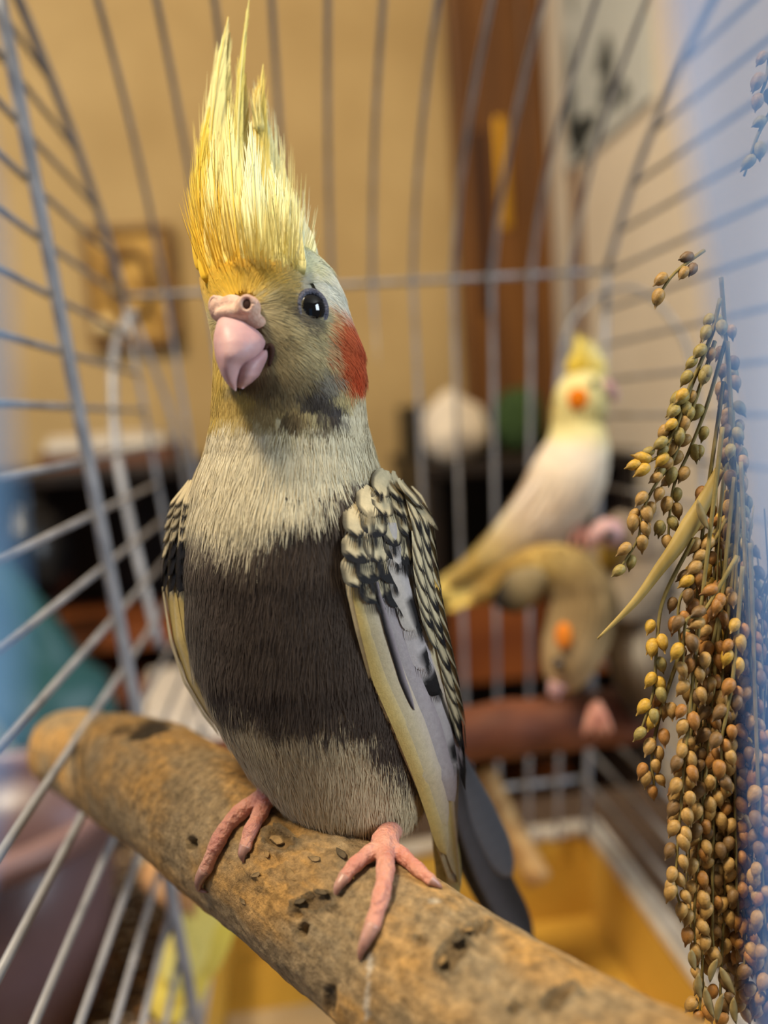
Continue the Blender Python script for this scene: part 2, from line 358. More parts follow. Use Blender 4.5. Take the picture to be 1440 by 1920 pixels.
def pigment(x, y, jx, jy):
    """plumage colour at a pixel of the front view; jx, jy: raggedness per feather"""
    X = x + jx; Y = y + jy
    neck = np.ones(np.shape(X) + (3,)) * np.array((228, 216, 182.0))
    breast = np.ones(np.shape(X) + (3,)) * np.array((76, 64, 55.0))
    belly = np.ones(np.shape(X) + (3,)) * np.array((198, 180, 144.0))
    yb = np.interp(X, [350, 409, 470, 521, 540, 600, 646, 690, 800], [988, 1012, 1010, 1000, 958, 945, 908, 895, 890])
    yl = np.interp(X, [350, 372, 392, 430, 443, 452, 470, 512, 538, 581, 620, 659, 700, 720, 745, 770], [1200, 1250, 1290, 1325, 1300, 1265, 1290, 1318, 1290, 1322, 1300, 1300, 1325, 1375, 1400, 1425])
    c = lerp(neck, breast, ss(-14, 16, Y - yb))
    c = lerp(c, belly, ss(-8, 10, Y - yl))
    h = np.ones_like(c) * np.array((204, 186, 132.0))
    for (bx, by, rx, ry, an, cc, st, so) in HEAD_BLOBS:
        ca, sa = math.cos(an), math.sin(an); dx, dy = X - bx, Y - by
        r = np.hypot((dx * ca + dy * sa) / rx, (-dx * sa + dy * ca) / ry)
        h = lerp(h, np.array(cc, float), st * (1 - ss(so * 0.75, 1.15, r)))
    yh = np.interp(X, [380, 440, 540, 620, 650, 672, 700], [800, 808, 818, 815, 790, 745, 735])
    return lerp(h, c, ss(-6, 8, Y - yh))
def flow(x, y):
    """feather lie in image space (dx, dy down)"""
    hx, hy = x - 455.0, y - 630.0
    r = np.hypot(hx, hy) + 1e-6
    k = 1 - ss(700, 800, y)
    bx = (x - 560) / 620.0; by = np.ones_like(x)
    bx = np.where(y > 1300, bx * 0.2 + 0.12, bx)
    upk = (1 - ss(500, 560, y)) * (1 - ss(540, 610, x))
    fx = k * (hx / r) + (1 - k) * bx; fy = k * (hy / r + 0.25) + (1 - k) * by
    return fx * (1 - upk) + 0.0 * upk, fy * (1 - upk) - 1.0 * upk

bird = empty('cockatiel', P(650, 1560, 15.2), 'pearl grey cockatiel with tall yellow crest and orange cheek standing on the thick branch', 'cockatiel')
def build_body():
    ys = np.concatenate([np.linspace(437, 470, 10), np.linspace(476, 1520, 150), np.linspace(1524, 1566, 14)]); th = np.arange(96) * 2 * math.pi / 96
    Yg, Tg = np.meshgrid(ys, th, indexing='ij'); v = body(Yg, Tg, -0.0008)
    x, y = pix(v); c = lin(pigment(x, Yg, 0, np.where((Yg > 850) & (Yg < 1030), -45.0, 0.0)))
    f = grid_faces(len(ys), 96, True).tolist(); n = len(ys)
    f += [list(range(96))[::-1], list(range((n - 1) * 96, n * 96))]
    mk('body', c2w(v.reshape(-1, 3)), f, M_skinbody, bird, cols=c.reshape(-1, 3))
build_body()

def strands(root, dirs, nrm, length, width, cols, lift, droop, npt=4):
    """ribbon barbs; returns verts, faces, cols (camera space)"""
    t = np.linspace(0, 1, npt)
    side = unit(np.cross(nrm, dirs))
    prof = np.array([0.8, 1.0, 0.8, 0.12]) if npt == 4 else np.array([0.9, 0.9, 0.1])
    h = lift[:, None] * t - droop[:, None] * t * t
    cen = root[:, None] + dirs[:, None] * (length[:, None] * t)[..., None] + nrm[:, None] * (h * length[:, None])[..., None]
    w = (width[:, None] * prof)[..., None] * side[:, None]
    v = np.stack([cen - w, cen + w], 2).reshape(-1, 3)
    n = len(root); base = (np.arange(n) * npt * 2)[:, None] + (np.arange(npt - 1) * 2)[None]
    f = np.stack([base + 1, base, base + 2, base + 3], -1).reshape(-1, 4)
    tc = np.ones(npt)
    c = (cols[:, None, None, :] * tc[None, :, None, None]) * np.ones((1, 1, 2, 1))
    return v, f, c.reshape(-1, 3)
def build_plumage():
    # feather sites, even in area: rejection over the loft
    nf = 9000
    y = RNG.uniform(440, 1564, nf * 3); th = RNG.uniform(-0.9, math.pi + 0.9, nf * 3)
    L, R = np.interp(y, _yy, _tab[0]), np.interp(y, _yy, _tab[1])
    keep = RNG.random(nf * 3) < np.clip((R - L) / 430, 0.25, 1) * np.where(y < 820, 1.0, 0.62)
    y, th = y[keep], th[keep]
    ye = RNG.uniform(505, 730, 6000); te = RNG.uniform(0.1, math.pi - 0.1, 6000); xe, _ = pix(body(ye, te))
    kf = (np.hypot((xe - 582) / 66, (ye - 580) / 66) < 1) | (np.hypot((xe - 455) / 90, (ye - 560) / 60) < 1) | (RNG.random(6000) < 0.25)
    y = np.concatenate([y, ye[kf]]); th = np.concatenate([th, te[kf]])
    p = body(y, th); x, _ = pix(p)
    # bare skin: eye and beak
    bare = (np.hypot((x - 582) / 17, (y - 580) / 23) < 1) & (np.sin(th) > 0)
    bare |= (np.hypot((x - 455) / 48, (y - 645) / 70) < 1) & (np.sin(th) > 0)
    y, th, p, x = y[~bare], th[~bare], p[~bare], x[~bare]
    n = body_n(y, th); fx, fy = flow(x, y)
    nfe = len(y); K = 15
    head = y < 815
    d0 = np.stack([fx, -fy, np.zeros(nfe)], -1); d0 = unit(d0 - n * (d0 * n).sum(-1, keepdims=True))
    s0 = np.cross(n, d0)
    jit = RNG.normal(0, np.where(head, 0.12, 0.07), nfe)
    d0 = unit(d0 + s0 * jit[:, None])
    jx = RNG.normal(0, np.where(head, 3.5, 5.0), nfe); jy = RNG.normal(0, np.where(y < 870, 4.0, 11.0), nfe)
    cf = lin(pigment(x, y, jx, jy)) * (1 + RNG.normal(0, np.where(head, 0.08, 0.11), nfe))[:, None]
    Lf = np.where(head, 0.0030, 0.0062) * RNG.uniform(0.75, 1.25, nfe)
    cheek = np.hypot((x - 652) / 46, (y - 664) / 80) < 1
    Lf = np.where(cheek, 0.0045, Lf); Lf = np.where((x < 430) & (y < 500), 0.004, Lf)
    kz = (1 - ss(515, 575, y)) * (1 - ss(550, 625, x)); Lf = Lf * (1 - kz) + 0.0022 * kz
    Lf = np.where(y > 1490, 0.005, Lf)
    Lf = np.where(np.hypot((x - 582) / 36, (y - 580) / 43) < 1, 0.0018, Lf)
    lf = RNG.uniform(0.04, 0.08, nfe)
    lf = np.where((y > 800) & (y < 1010), lf * 0.55, lf)
    lf = np.where(head, lf, lf + 0.06)
    a = np.tile(np.linspace(-1, 1, K), (nfe, 1)) + RNG.normal(0, 0.12, (nfe, K))
    spread = np.where(head, 0.0006, 0.0012)
    dirs = unit(d0[:, None] + s0[:, None] * (a * 0.20)[..., None]).reshape(-1, 3)
    root = (p[:, None] + s0[:, None] * (a * spread[:, None])[..., None] - n[:, None] * np.where(head, 0.0002, 0.0005)[:, None, None] + d0[:, None] * (-(Lf * 0.4)[:, None, None] + RNG.uniform(0, 0.3, (nfe, K))[..., None] * Lf[:, None, None])).reshape(-1, 3)
    ln = (Lf[:, None] * (1 - 0.22 * a * a) * RNG.uniform(0.85, 1.1, (nfe, K))).ravel()
    nn = np.repeat(n, K, 0); dirs = unit(dirs - nn * (dirs * nn).sum(-1, keepdims=True) * 0.9)
    # twist the ribbons a little about their axis
    tw = RNG.normal(0, 0.18, len(nn))[:, None]; nt = unit(nn + np.cross(dirs, nn) * tw)
    w = np.where(np.repeat(head, K), 0.00007, 0.00009) * RNG.uniform(0.8, 1.3, len(nn))
    cc = np.repeat(cf, K, 0) * (1 + RNG.normal(0, 0.05, len(nn)))[:, None]
    v, f, c = strands(root, dirs, nt, ln, w, cc, np.repeat(lf, K) + RNG.normal(0, 0.015, len(nn)), np.repeat(lf * 0.55, K))
    nv = np.repeat(unit(nn + 0.25 * nt + RNG.normal(0, 0.06, nn.shape)), 8, 0) @ M.T
    o = mk('plumage', c2w(v), f, M_plume, bird, cols=c, normals=nv); o['kind'] = 'stuff'
build_plumage()

# crest: every long feather is its own part
def crest_feather(r, c, t, wpx, dr, dt, base, tip, parent=bird, nb=28):
    if dr < 15.95: dr0 = dr; dr = float(body_front(r[0], max(r[1], 485))) - 0.16; dt = dt - 0.35 * (dr0 - dr)
    k = 18; tt = np.linspace(0, 1, k)
    q = np.array([(1 - s) ** 2 * np.array((*r, dr)) + 2 * s * (1 - s) * np.array((*c, dr + 0.2 * (dt - dr))) + s * s * np.array((*t, dt)) for s in tt])
    q[:, 2] += 0.34 * np.clip(1 - tt / 0.22, 0, 1) ** 2
    sp = C(q[:, 0], q[:, 1], q[:, 2]); tan = unit(np.gradient(sp, axis=0))
    nrm = unit(np.array((random.uniform(-0.35, 0.35), 0, 1.0)) - tan * tan[:, 2:3]); side = unit(np.cross(tan, nrm)); nrm = np.cross(side, tan)
    W = wpx * 0.85 / FPX * dr / 100.0
    prof = np.clip(np.sin(np.clip(tt * 1.02, 0, 1) ** 0.62 * math.pi) ** 0.75, 0.0, 1) * (1 - 0.35 * tt) + 0.02
    mb = MB()
    cb, ct = lin(base), lin(tip)
    ph = random.uniform(0, 6)
    cf = lambda u, v: lerp(cb, ct, ss(0.05, 0.75, v)) * (1 + 0.07 * np.sin(u * 23 + v * 5 + ph) + 0.04 * np.sin(u * 11 - v * 3 + ph))[:, None]
    mb.add(*blade(sp, side, prof * W, 15, 0.30, nrm, cf))
    # barbs
    n = nb * 2; s = RNG.uniform(0.02, 0.97, n); sg = np.where(np.arange(n) % 2, 1.0, -1.0)
    idx = s * (k - 1); i0 = np.clip(idx.astype(int), 0, k - 2); fr = (idx - i0)[:, None]
    g = lambda a: a[i0] * (1 - fr) + a[i0 + 1] * fr
    pw = np.interp(s, tt, prof) * W
    d = unit(g(tan) + g(side) * (sg * RNG.uniform(0.02, 0.09, n))[:, None])
    off = RNG.uniform(0.0, 0.8, n)
    root = g(sp) + g(side) * (sg * pw * off)[:, None] + g(nrm) * (0.0002 - 0.35 * pw * off ** 2)[:, None]
    ln = np.minimum(pw * 4.0 + 0.0015, (1.06 - s) * np.linalg.norm(sp[-1] - sp[0]))
    cc = lerp(cb, ct, ss(0.05, 0.75, s)) * (1 + RNG.normal(0, 0.045, n))[:, None]
    mb.add(*strands(root, d, g(nrm), ln, np.full(n, 0.00006), cc, RNG.uniform(-0.02, 0.05, n), RNG.uniform(0, 0.05, n)))
    # shaft
    vv, ff = tube(sp + nrm * 0.0002, np.interp(tt, [0, 1], [0.00022, 0.00005]), 5); mb.add(vv, ff, cb * 1.0)
    nb_ = (nrm[:, None] + 0.45 * side[:, None] * np.linspace(-1, 1, 15)[None, :, None]).reshape(-1, 3)
    nv = np.concatenate([unit(nb_), np.repeat(unit(g(nrm) + 0.35 * g(side) * (sg * off)[:, None]), 8, 0), np.repeat(nrm, 5, 0)]) @ M.T
    mb.v = [c2w(a) for a in mb.v]
    return mb.build('crest_feather', M_plume, parent, normals=nv)
YB, YT = (230, 196, 76), (240, 232, 166); PB, PT = (236, 224, 144), (240, 238, 196)
def crest():
    spec = [((398, 520), (352, 380), (394, 200), 34, 15.9, 16.4, (228, 184, 48), (226, 206, 92)), ((412, 520), (368, 330), (428, 32), 50, 16.0, 16.9, YB, YT), ((440, 515), (398, 330), (431, 60), 44, 16.1, 16.9, YB, YT),
            ((455, 505), (430, 260), (469, -15), 15, 16.0, 17.0, YT, (228, 214, 120)), ((470, 505), (455, 330), (446, 110), 36, 16.2, 16.9, YB, YT), ((490, 505), (478, 330), (493, 122), 36, 16.1, 16.8, PB, (226, 204, 110)),
            ((505, 500), (512, 330), (478, 160), 46, 16.2, 16.8, PB, PT), ((522, 498), (525, 370), (482, 190), 46, 16.2, 16.8, PB, PT), ((530, 498), (538, 400), (497, 235), 44, 16.2, 16.8, PB, PT),
            ((540, 495), (548, 420), (515, 330), 40, 16.2, 16.6, PB, PT), ((552, 492), (562, 440), (525, 345), 36, 16.2, 16.6, PT, (228, 228, 196)), ((560, 490), (576, 450), (545, 388), 34, 16.2, 16.5, PT, (226, 226, 204)), ((568, 490), (582, 465), (560, 425), 30, 16.2, 16.4, PT, (226, 226, 208)),
            ((425, 525), (398, 430), (402, 250), 40, 15.4, 16.1, YB, YT), ((455, 525), (438, 440), (428, 190), 42, 15.3, 16.1, YB, YT), ((490, 520), (478, 420), (470, 230), 44, 15.3, 16.1, PB, PT), ((398, 528), (366, 440), (374, 290), 34, 15.6, 16.0, (228, 182, 46), (228, 200, 80)),
            ((525, 512), (530, 430), (508, 310), 40, 15.5, 16.1, PB, PT), ((438, 532), (416, 470), (408, 340), 42, 15.0, 15.6, (220, 172, 44), (230, 206, 96)), ((472, 532), (462, 460), (452, 330), 40, 14.95, 15.6, (210, 166, 48), (228, 208, 104)), ((508, 526), (514, 460), (506, 370), 44, 15.0, 15.6, (216, 198, 110), PT),
            ((412, 535), (390, 480), (385, 400), 36, 15.2, 15.6, (230, 184, 46), (230, 196, 70)), ((545, 508), (556, 460), (540, 400), 36, 15.5, 16.0, PT, (226, 228, 200)), ((448, 300), (462, 200), (455, 120), 14, 16.5, 16.8, YT, (220, 190, 96)), ((488, 260), (476, 200), (487, 165), 14, 16.4, 16.7, YT, (226, 196, 100))]
    for s in spec: crest_feather(*s)
    for _ in range(16):
        x0 = random.uniform(395, 555); y0 = random.uniform(495, 530); k = (x0 - 380) / 180
        crest_feather((x0, y0), (x0 - 14 + 10 * k, y0 - 70), (x0 - 18 + 14 * k + random.uniform(-8, 8), y0 - random.uniform(95, 190)), random.uniform(26, 38), 15.2 + 0.6 * abs(k - 0.45), 15.8,
                      lerp(YB, (220, 206, 130), min(1, k * 1.3)), lerp(YT, PT, k), nb=34)
crest()

# head frame (camera space): F towards the beak, Lt to the bird's left, Up
ya = math.radians(38)
HC = C(530, 620, 15.75); HF = np.array((-math.sin(ya), -0.02, math.cos(ya))); HL = np.array((math.cos(ya), 0, math.sin(ya))); HU = np.array((0, 1.0, 0))
HB = HC + np.array((0.0036, -0.0017, 0.0030))
def H(f, l, u): return HB + (np.asarray(f)[..., None] * HF + np.asarray(l)[..., None] * HL + np.asarray(u)[..., None] * HU) / 1000.0
M_beak = mat('beak_horn', (204, 164, 160), 0.45, (180, 140, 142), 160, spec=0.3, subs=0.25, bump=0.08, bscale=500)
M_cere = mat('cere_skin', (214, 182, 162), 0.6, (190, 150, 130), 500, spec=0.3, subs=0.2, bump=0.25, bscale=2200)
M_dark = mat('dark_nostril', (62, 36, 26), 0.8)
M_eye = mat('eye_black', (5, 4, 5), 0.03, spec=0.8)
M_lid = mat('orbital_skin', (138, 138, 152), 0.6, (112, 112, 128), 900, bump=1.0, bscale=2600)
def horn(yl, xl, xr, dl, dm, dr, peak=0.35, n=26, m=26):
    """a beak half: outline per row, near surface bulging to dm between edge distances dl and dr, closed behind"""
    y = np.linspace(yl[0], yl[-1], n); ml = lambda a: _sm(np.interp(y, yl, a), 3)
    L, R, a0, a1, a2 = (ml(v) for v in (xl, xr, dl, dm, dr))
    th = np.linspace(0, 2 * math.pi, m + 1)[:-1]; V_ = []
    for i in range(n):
        u = 0.5 - 0.5 * np.cos(th); near = np.sin(th) >= 0                      # u 0 left edge, 1 right edge
        uu = u ** (math.log(0.5) / math.log(peak)) if peak != 0.5 else u
        bow = 2 * np.sqrt(np.clip(uu * (1 - uu), 0, 1)); edge = a0[i] * (1 - u) + a2[i] * u
        d = np.where(near, edge + (a1[i] - edge) * bow, edge + 0.55 * bow)
        V_.append(C(L[i] + (R[i] - L[i]) * u, np.full(m, y[i]), d))
    return c2w(np.array(V_).reshape(-1, 3)), grid_faces(n, m, True).tolist() + [list(range(m)), list(range((n - 1) * m, n * m))[::-1]]
def head_parts():
    v, f = horn([587, 592, 600, 606, 616, 626, 640, 650, 660, 668, 675, 681, 690, 704, 718, 728, 733], [416, 412, 408, 406, 403.5, 401, 400, 401, 402, 403.5, 405, 407, 410, 415.5, 424, 434, 441],
                [426, 438, 456, 464, 479, 490, 498, 497, 490, 482, 473, 459, 451, 447, 444.5, 443.5, 443], [14.45, 14.4, 14.3, 14.25, 14.2, 14.15, 14.1] + [14.1] * 6 + [14.05, 14.0, 13.95, 13.95],
                [14.2, 14.05, 13.9, 13.82, 13.72, 13.66, 13.6, 13.58, 13.56, 13.56, 13.58, 13.6, 13.62, 13.68, 13.76, 13.85, 13.92], [14.3, 14.28, 14.26, 14.25, 14.25, 14.25, 14.25, 14.2, 14.1, 14.02, 13.95, 13.85, 13.85, 13.85, 13.88, 13.9, 13.94])
    mk('upper_beak', v, f, M_beak, bird)
    v, f = horn([650, 655, 662, 670, 678, 690, 705, 718, 726, 729], [495, 488, 478, 462, 448, 444, 442, 442, 444, 452], [500, 503, 503.5, 503, 500, 494, 486, 472, 460, 456], [14.3, 14.2, 14.05, 14.0] + [14.0] * 6,
                [14.25, 14.15, 13.98, 13.88, 13.8, 13.76, 13.76, 13.82, 13.9, 13.95], [14.35] * 6 + [14.3, 14.2, 14.1, 14.02], 0.45)
    mk('lower_beak', v, f, M_beak, bird)
    k = 14.1 / 100 / FPX; mb = MB()
    for (x, y, d, rx, ry, rz) in ((464, 577, 14.12, 26, 24, 24), (410, 579, 14.42, 18, 26, 24), (440, 590, 14.18, 40, 17, 26), (478, 603, 14.18, 22, 14, 14), (436, 574, 14.36, 28, 22, 24)):
        mb.add(*ellipsoid(C(x, y, d), np.diag((rx * k, ry * k, rz * k)), 22, 14))
    mb.v = [c2w(q) for q in mb.v]
    ce = mb.build('cere', M_cere, bird)
    rm = ce.modifiers.new('merge', 'REMESH'); rm.mode = 'VOXEL'; rm.voxel_size = 0.0003; rm.use_smooth_shade = True
    sm = ce.modifiers.new('soften', 'SMOOTH'); sm.iterations = 6
    for (x, y, d, rx) in ((463, 571, 13.94, 9), (402, 572, 14.34, 5)):
        c0 = C(x, y, d)
        vr, fr_ = tube(np.array([c0 + np.array((math.cos(t) * (rx + 3) * k, math.sin(t) * 14 * k, 0.0002 - 0.0004 * (x - 463) / 60 * math.cos(t))) for t in np.linspace(0, 2 * math.pi, 25)]), 0.0004, 8); mk('nostril_rim', c2w(vr), fr_, M_cere, ce)
        vv, ff = ellipsoid(c0 + np.array((0, 0, 0.0001)), np.diag((rx * k, 11 * k, 0.0003)), 18, 8); mk('nostril', c2w(vv), ff, M_dark, ce)
    q = np.array([(496, 655), (503, 648), (509, 652), (509, 668), (504, 686)]); vv, ff = tube(smoothpath(C(q[:, 0], q[:, 1], [14.12, 14.16, 14.18, 14.2, 14.22]), 14), np.interp(np.linspace(0, 1, 14), [0, 0.4, 1], [0.0002, 0.00055, 0.0003]), 8)
    mk('mouth_corner', c2w(vv), ff, M_dark, bird)
    # eyes
    for s in (1, -1):
        if s > 0:
            ec = C(582, 580, body_front(582, 580) + 0.10)
        else:
            ec = H(5.0, -12.4, 5.0)
        d = unit(HL * s * 0.93 + HF * 0.34 + HU * 0.05); a = unit(np.cross(d, HU)); b = np.cross(a, d)
        vv, ff = ellipsoid(ec, (a * 0.0027, b * 0.0028, d * 0.0020), 28, 18)
        mk('eye', c2w(vv), ff, M_eye, bird)
        th = np.linspace(0, 2 * math.pi, 41)
        ring = np.array([ec + d * 0.0007 + (a * math.cos(t) * 0.00258 + b * math.sin(t) * 0.0029) for t in th])
        vv, ff = tube(ring, 0.00055, 10)
        mk('eyelid', c2w(vv), ff, M_lid, bird)
head_parts()

# ------------------------------------------------------------------ wings
CREAM, MAUVE, INK, YEL, PALE = lin((206, 190, 152)), lin((150, 138, 140)), lin((22, 19, 20)), lin((212, 184, 112)), lin((196, 180, 160))
RW = np.array([  # y, inner x, outer x, inner distance, outer distance
    (888, 715, 738, 15.6, 16.30), (905, 690, 752, 15.2, 16.50), (930, 676, 774, 14.9, 16.40), (975, 667, 793, 14.6, 16.10), (1060, 661, 802, 14.4, 15.90), (1110, 667, 809, 14.4, 15.90), (1180, 683, 823, 14.5, 16.00), (1270, 706, 843, 14.75, 16.25), (1350, 738, 857, 15.0, 16.50), (1450, 779, 861, 15.5, 16.40), (1530, 809, 858, 16.0, 16.90), (1600, 826, 858, 16.5, 17.10), (1662, 846, 860, 16.8, 17.00)])
def rwing(y, s, out=0.0):
    """camera-space point on the bird's left wing (right in the picture); s 0 inner edge .. 1 outer edge; out in metres"""
    xi, xo, di, do = (np.interp(y, RW[:, 0], RW[:, i]) for i in (1, 2, 3, 4))
    s = np.asarray(s, float); k = np.clip(s, -0.2, 1.0); back = np.clip(s - 1.0, 0, 1)
    p = C(xi + (xo - xi) * (k - 0.25 * back), y, di + (do - di) * (0.35 * k + 0.65 * k * k) + 3.0 * back)
    nx = 0.15 + 0.75 * k; nz = 1.0 - 0.35 * k
    return p + np.asarray(out)[..., None] * unit(np.stack(np.broadcast_arrays(nx, 0 * nx + 0.02, nz), -1))
def vane(surf, y0, s0, y1, s1, wpx, colf, out0=0.0008, out1=0.0012, k=12, nac=7, blunt=0.6, cup=0.25, name='wing_feather', parent=None, fringe=18):
    t = np.linspace(0, 1, k)
    sp = surf(y0 + (y1 - y0) * t, s0 + (s1 - s0) * t, out0 + (out1 - out0) * t)
    e = surf(y0 + (y1 - y0) * t, s0 + (s1 - s0) * t + 0.03, out0 + (out1 - out0) * t)
    tan = unit(np.gradient(sp, axis=0)); side = e - sp; side = unit(side - tan * (side * tan).sum(-1, keepdims=True)); nrm = np.cross(side, tan)
    up = surf(y0 + (y1 - y0) * t, s0 + (s1 - s0) * t, out0 + (out1 - out0) * t + 0.001) - sp; nrm *= np.sign((nrm * up).sum(-1, keepdims=True) + 1e-15)
    W = wpx / 2 * 0.155 / FPX
    prof = np.minimum(1, 0.45 + 1.6 * t) * np.clip(1 - np.clip((t - blunt) / (1 - blunt), 0, 1) ** 2.4, 0, 1) ** 0.55 + 0.015
    mb = MB(); mb.add(*blade(sp, side, prof * W, nac, cup, nrm, colf))
    if fringe:
        n = fringe; u = np.linspace(-0.9, 0.9, n); ti = np.clip(1 - 0.28 * (1 - np.abs(u)) - 0.02, 0, 0.97) * 0 + (blunt + (0.97 - blunt) * (1 - u * u) ** 0.5)
        idx = ti * (k - 1); i0 = np.clip(idx.astype(int), 0, k - 2); fr = (idx - i0)[:, None]; g = lambda a: a[i0] * (1 - fr) + a[i0 + 1] * fr
        pw = np.interp(ti, t, prof) * W
        root = g(sp) + g(side) * (u * pw * 0.9)[:, None] - g(nrm) * (cup * pw * u * u)[:, None]
        d = unit(g(tan) + g(side) * (u * 0.25)[:, None])
        mb.add(*strands(root, d, g(nrm), np.full(n, W * 0.9), np.full(n, 0.00007), colf(u, ti), np.full(n, 0.03), np.full(n, 0.05)))
    mb.v = [c2w(a) for a in mb.v]
    return mb.build(name, M_vane, parent)
def pearl(body_c, edge=0.72, tip=0.8, tipamt=1.0, shaft=0.3, ink=INK, side=0):
    def f(u, v):
        c = np.ones((len(u), 3)) * body_c
        c = c * (1 + 0.05 * np.sin(u * 7 + v * 5))[:, None]
        e = ss(edge - 0.12, edge + 0.1, np.abs(u)) * ss(0.1, 0.5, v) if not side else ss(edge - 0.15, edge + 0.1, u * side) * ss(0.1, 0.4, v)
        c = lerp(c, ink, e * 0.9)
        c = lerp(c, ink, ss(tip - 0.05, tip + 0.05, v + 0.06 * np.sin(u * 8)) * tipamt)
        return c
    return f
def plain(c0, c1, dark_u=None, inkpatch=None):
    def f(u, v):
        c = lerp(c0, c1, ss(-0.8, 0.9, u))
        if dark_u: c = lerp(c, INK, ss(dark_u - 0.15, dark_u + 0.15, u) * 0.85)
        for (a, b, ua, ub) in inkpatch or ():
            c = lerp(c, INK, ss(a - 0.03, a + 0.03, v + 0.02 * np.sin(u * 9)) * (1 - ss(b - 0.03, b + 0.03, v + 0.02 * np.sin(u * 11))) * ss(ua - 0.2, ua + 0.1, u) * (1 - ss(ub - 0.1, ub + 0.2, u)))
        return c
    return f
def left_wing():
    ys = np.linspace(888, 1655, 70); s = np.linspace(-0.12, 1.6, 26)
    Y, S = np.meshgrid(ys, s, indexing='ij'); v = rwing(Y, S, -0.0004)
    c = np.ones(v.shape) * PALE * 0.75; c = lerp(c, INK * 1.5, ss(1150, 1000, Y) * 0.45 + 0.35 * ss(0.6, 0.8, S)); c = lerp(c, CREAM, ss(0.45, 0.3, S) * ss(1050, 1120, Y))
    w = mk('wing', c2w(v.reshape(-1, 3)), grid_faces(70, 26), M_vane, bird, cols=c.reshape(-1, 3), solid=0.0008)
    V = lambda *a, **k: vane(rwing, *a, parent=w, **k)
    # primaries and secondaries
    V(1380, 0.62, 1664, 0.9, 30, plain(YEL * 0.9, PALE), 0.0003, 0.0006, k=26, fringe=0)
    V(1300, 0.30, 1640, 0.6, 40, plain(CREAM, YEL * 0.85), 0.0004, 0.0008, k=26, fringe=0)
    V(1090, 0.02, 1600, 0.25, 44, plain(YEL, CREAM), 0.0006, 0.0010, k=40, fringe=0, blunt=0.85)
    V(1085, 0.14, 1545, 0.45, 50, plain(CREAM, PALE), 0.0009, 0.0011, k=40, fringe=0, blunt=0.85)
    V(1080, 0.34, 1500, 0.75, 56, plain(lin((176, 166, 164)), MAUVE * 1.1), 0.0007, 0.0012, k=40, fringe=0, blunt=0.85)
    V(1090, 0.26, 1330, 0.34, 16, plain(INK * 1.2, MAUVE), 0.0014, 0.0012, k=30, fringe=0, blunt=0.7)
    V(1060, 0.52, 1440, 0.88, 58, plain(lin((186, 178, 176)), lin((168, 160, 162)), 0.8, ((0.86, 0.97, -0.6, 1),)), 0.0009, 0.0012, k=44, blunt=0.9)
    V(1040, 0.55, 1300, 0.74, 60, plain(lin((182, 174, 170)), lin((170, 160, 160)), None, ((0.84, 1.1, -1.5, 1.5),)), 0.0011, 0.0014, k=44, blunt=0.85)
    V(1020, 0.55, 1252, 0.66, 58, plain(lin((190, 180, 176)), lin((176, 168, 166)), None, ((0.52, 0.80, 0.1, 1.5), (0.86, 1.1, -0.3, 1.5))), 0.0012, 0.0015, k=44, blunt=0.85)
    V(980, 0.5, 1180, 0.62, 56, plain(lin((196, 186, 174)), lin((180, 172, 170)), None, ((0.3, 0.5, 0.45, 1.5), (0.72, 1.1, 0.0, 1.5))), 0.0013, 0.0017, k=40, blunt=0.85)
    # long tertials beside the back with dark scalloped webs
    for (y0, s0, y1, s1, w_, c_) in ((1250, 0.80, 1480, 1.0, 32, MAUVE), (1280, 0.88, 1445, 1.05, 26, INK * 2), (1200, 0.78, 1400, 0.95, 34, CREAM), (1230, 0.74, 1388, 0.9, 28, PALE), (1160, 0.78, 1345, 0.93, 30, CREAM), (1130, 0.84, 1310, 1.0, 26, CREAM)):
        V(y0, s0, y1, s1, w_, pearl(c_, 0.45, 0.72, side=1 if s0 > 0.76 else -1), 0.0012, 0.0016, k=22)
    # pearled small coverts, row over row from below upwards
    rows = [(1082, (0.20, 0.44, 0.58), 44, 66), (1040, (0.02, 0.22, 0.46), 48, 66), (1002, (0.06, 0.30, 0.52, 0.66), 48, 64), (965, (0.02, 0.26, 0.50, 0.68), 46, 60), (932, (0.10, 0.36, 0.62), 44, 56), (905, (0.28, 0.56, 0.75), 36, 50)]
    for r, (y, ss_, wd_, ln_) in enumerate(rows):
        for q, s_ in enumerate(ss_):
            big = (r, q) in ((0, 2), (1, 2), (0, 1))
            f = pearl(CREAM * random.uniform(0.85, 1.08), 0.76 if not big else 0.9, 0.50 if big else random.uniform(0.70, 0.88), random.choice((1.0, 1.0, 1.0, 0.6)))
            s_ += random.uniform(-0.04, 0.04); y_ = y - 14 + random.uniform(-9, 9); V(y_, s_, y_ + ln_ * random.uniform(0.92, 1.15), s_ + 0.02, wd_ * random.uniform(1.15, 1.35), f, 0.0005 + 0.00010 * r, 0.0012 + 0.00010 * r, k=14, nac=11, blunt=0.6, cup=0.06)
    # narrow pointed scapulars down the outer edge
    n = 0
    for r, y in enumerate(np.arange(1330, 905, -36)):
        for s_ in (0.98, 0.86, 0.75):
            if y > 1180 and s_ < 0.8: continue
            V(y - 20 + random.uniform(-9, 9), s_ - 0.02, y + 68 + random.uniform(-9, 9), s_ + 0.05, 26, pearl(CREAM * random.uniform(0.8, 1.05), 0.62, 0.76 if random.random() < 0.6 else 0.88), 0.0015 + 0.00006 * r, 0.0019 + 0.00006 * r, k=16, nac=11, blunt=0.4, fringe=10, cup=0.1)
    # dark shoulder feather
    V(900, 0.72, 985, 1.0, 40, plain(CREAM * 0.7, INK, 0.1), 0.0030, 0.0028, k=16, blunt=0.5)
    V(898, 0.6, 950, 0.85, 26, pearl(CREAM * 0.9, 0.6, 0.9), 0.0034, 0.0032, k=14)
left_wing()

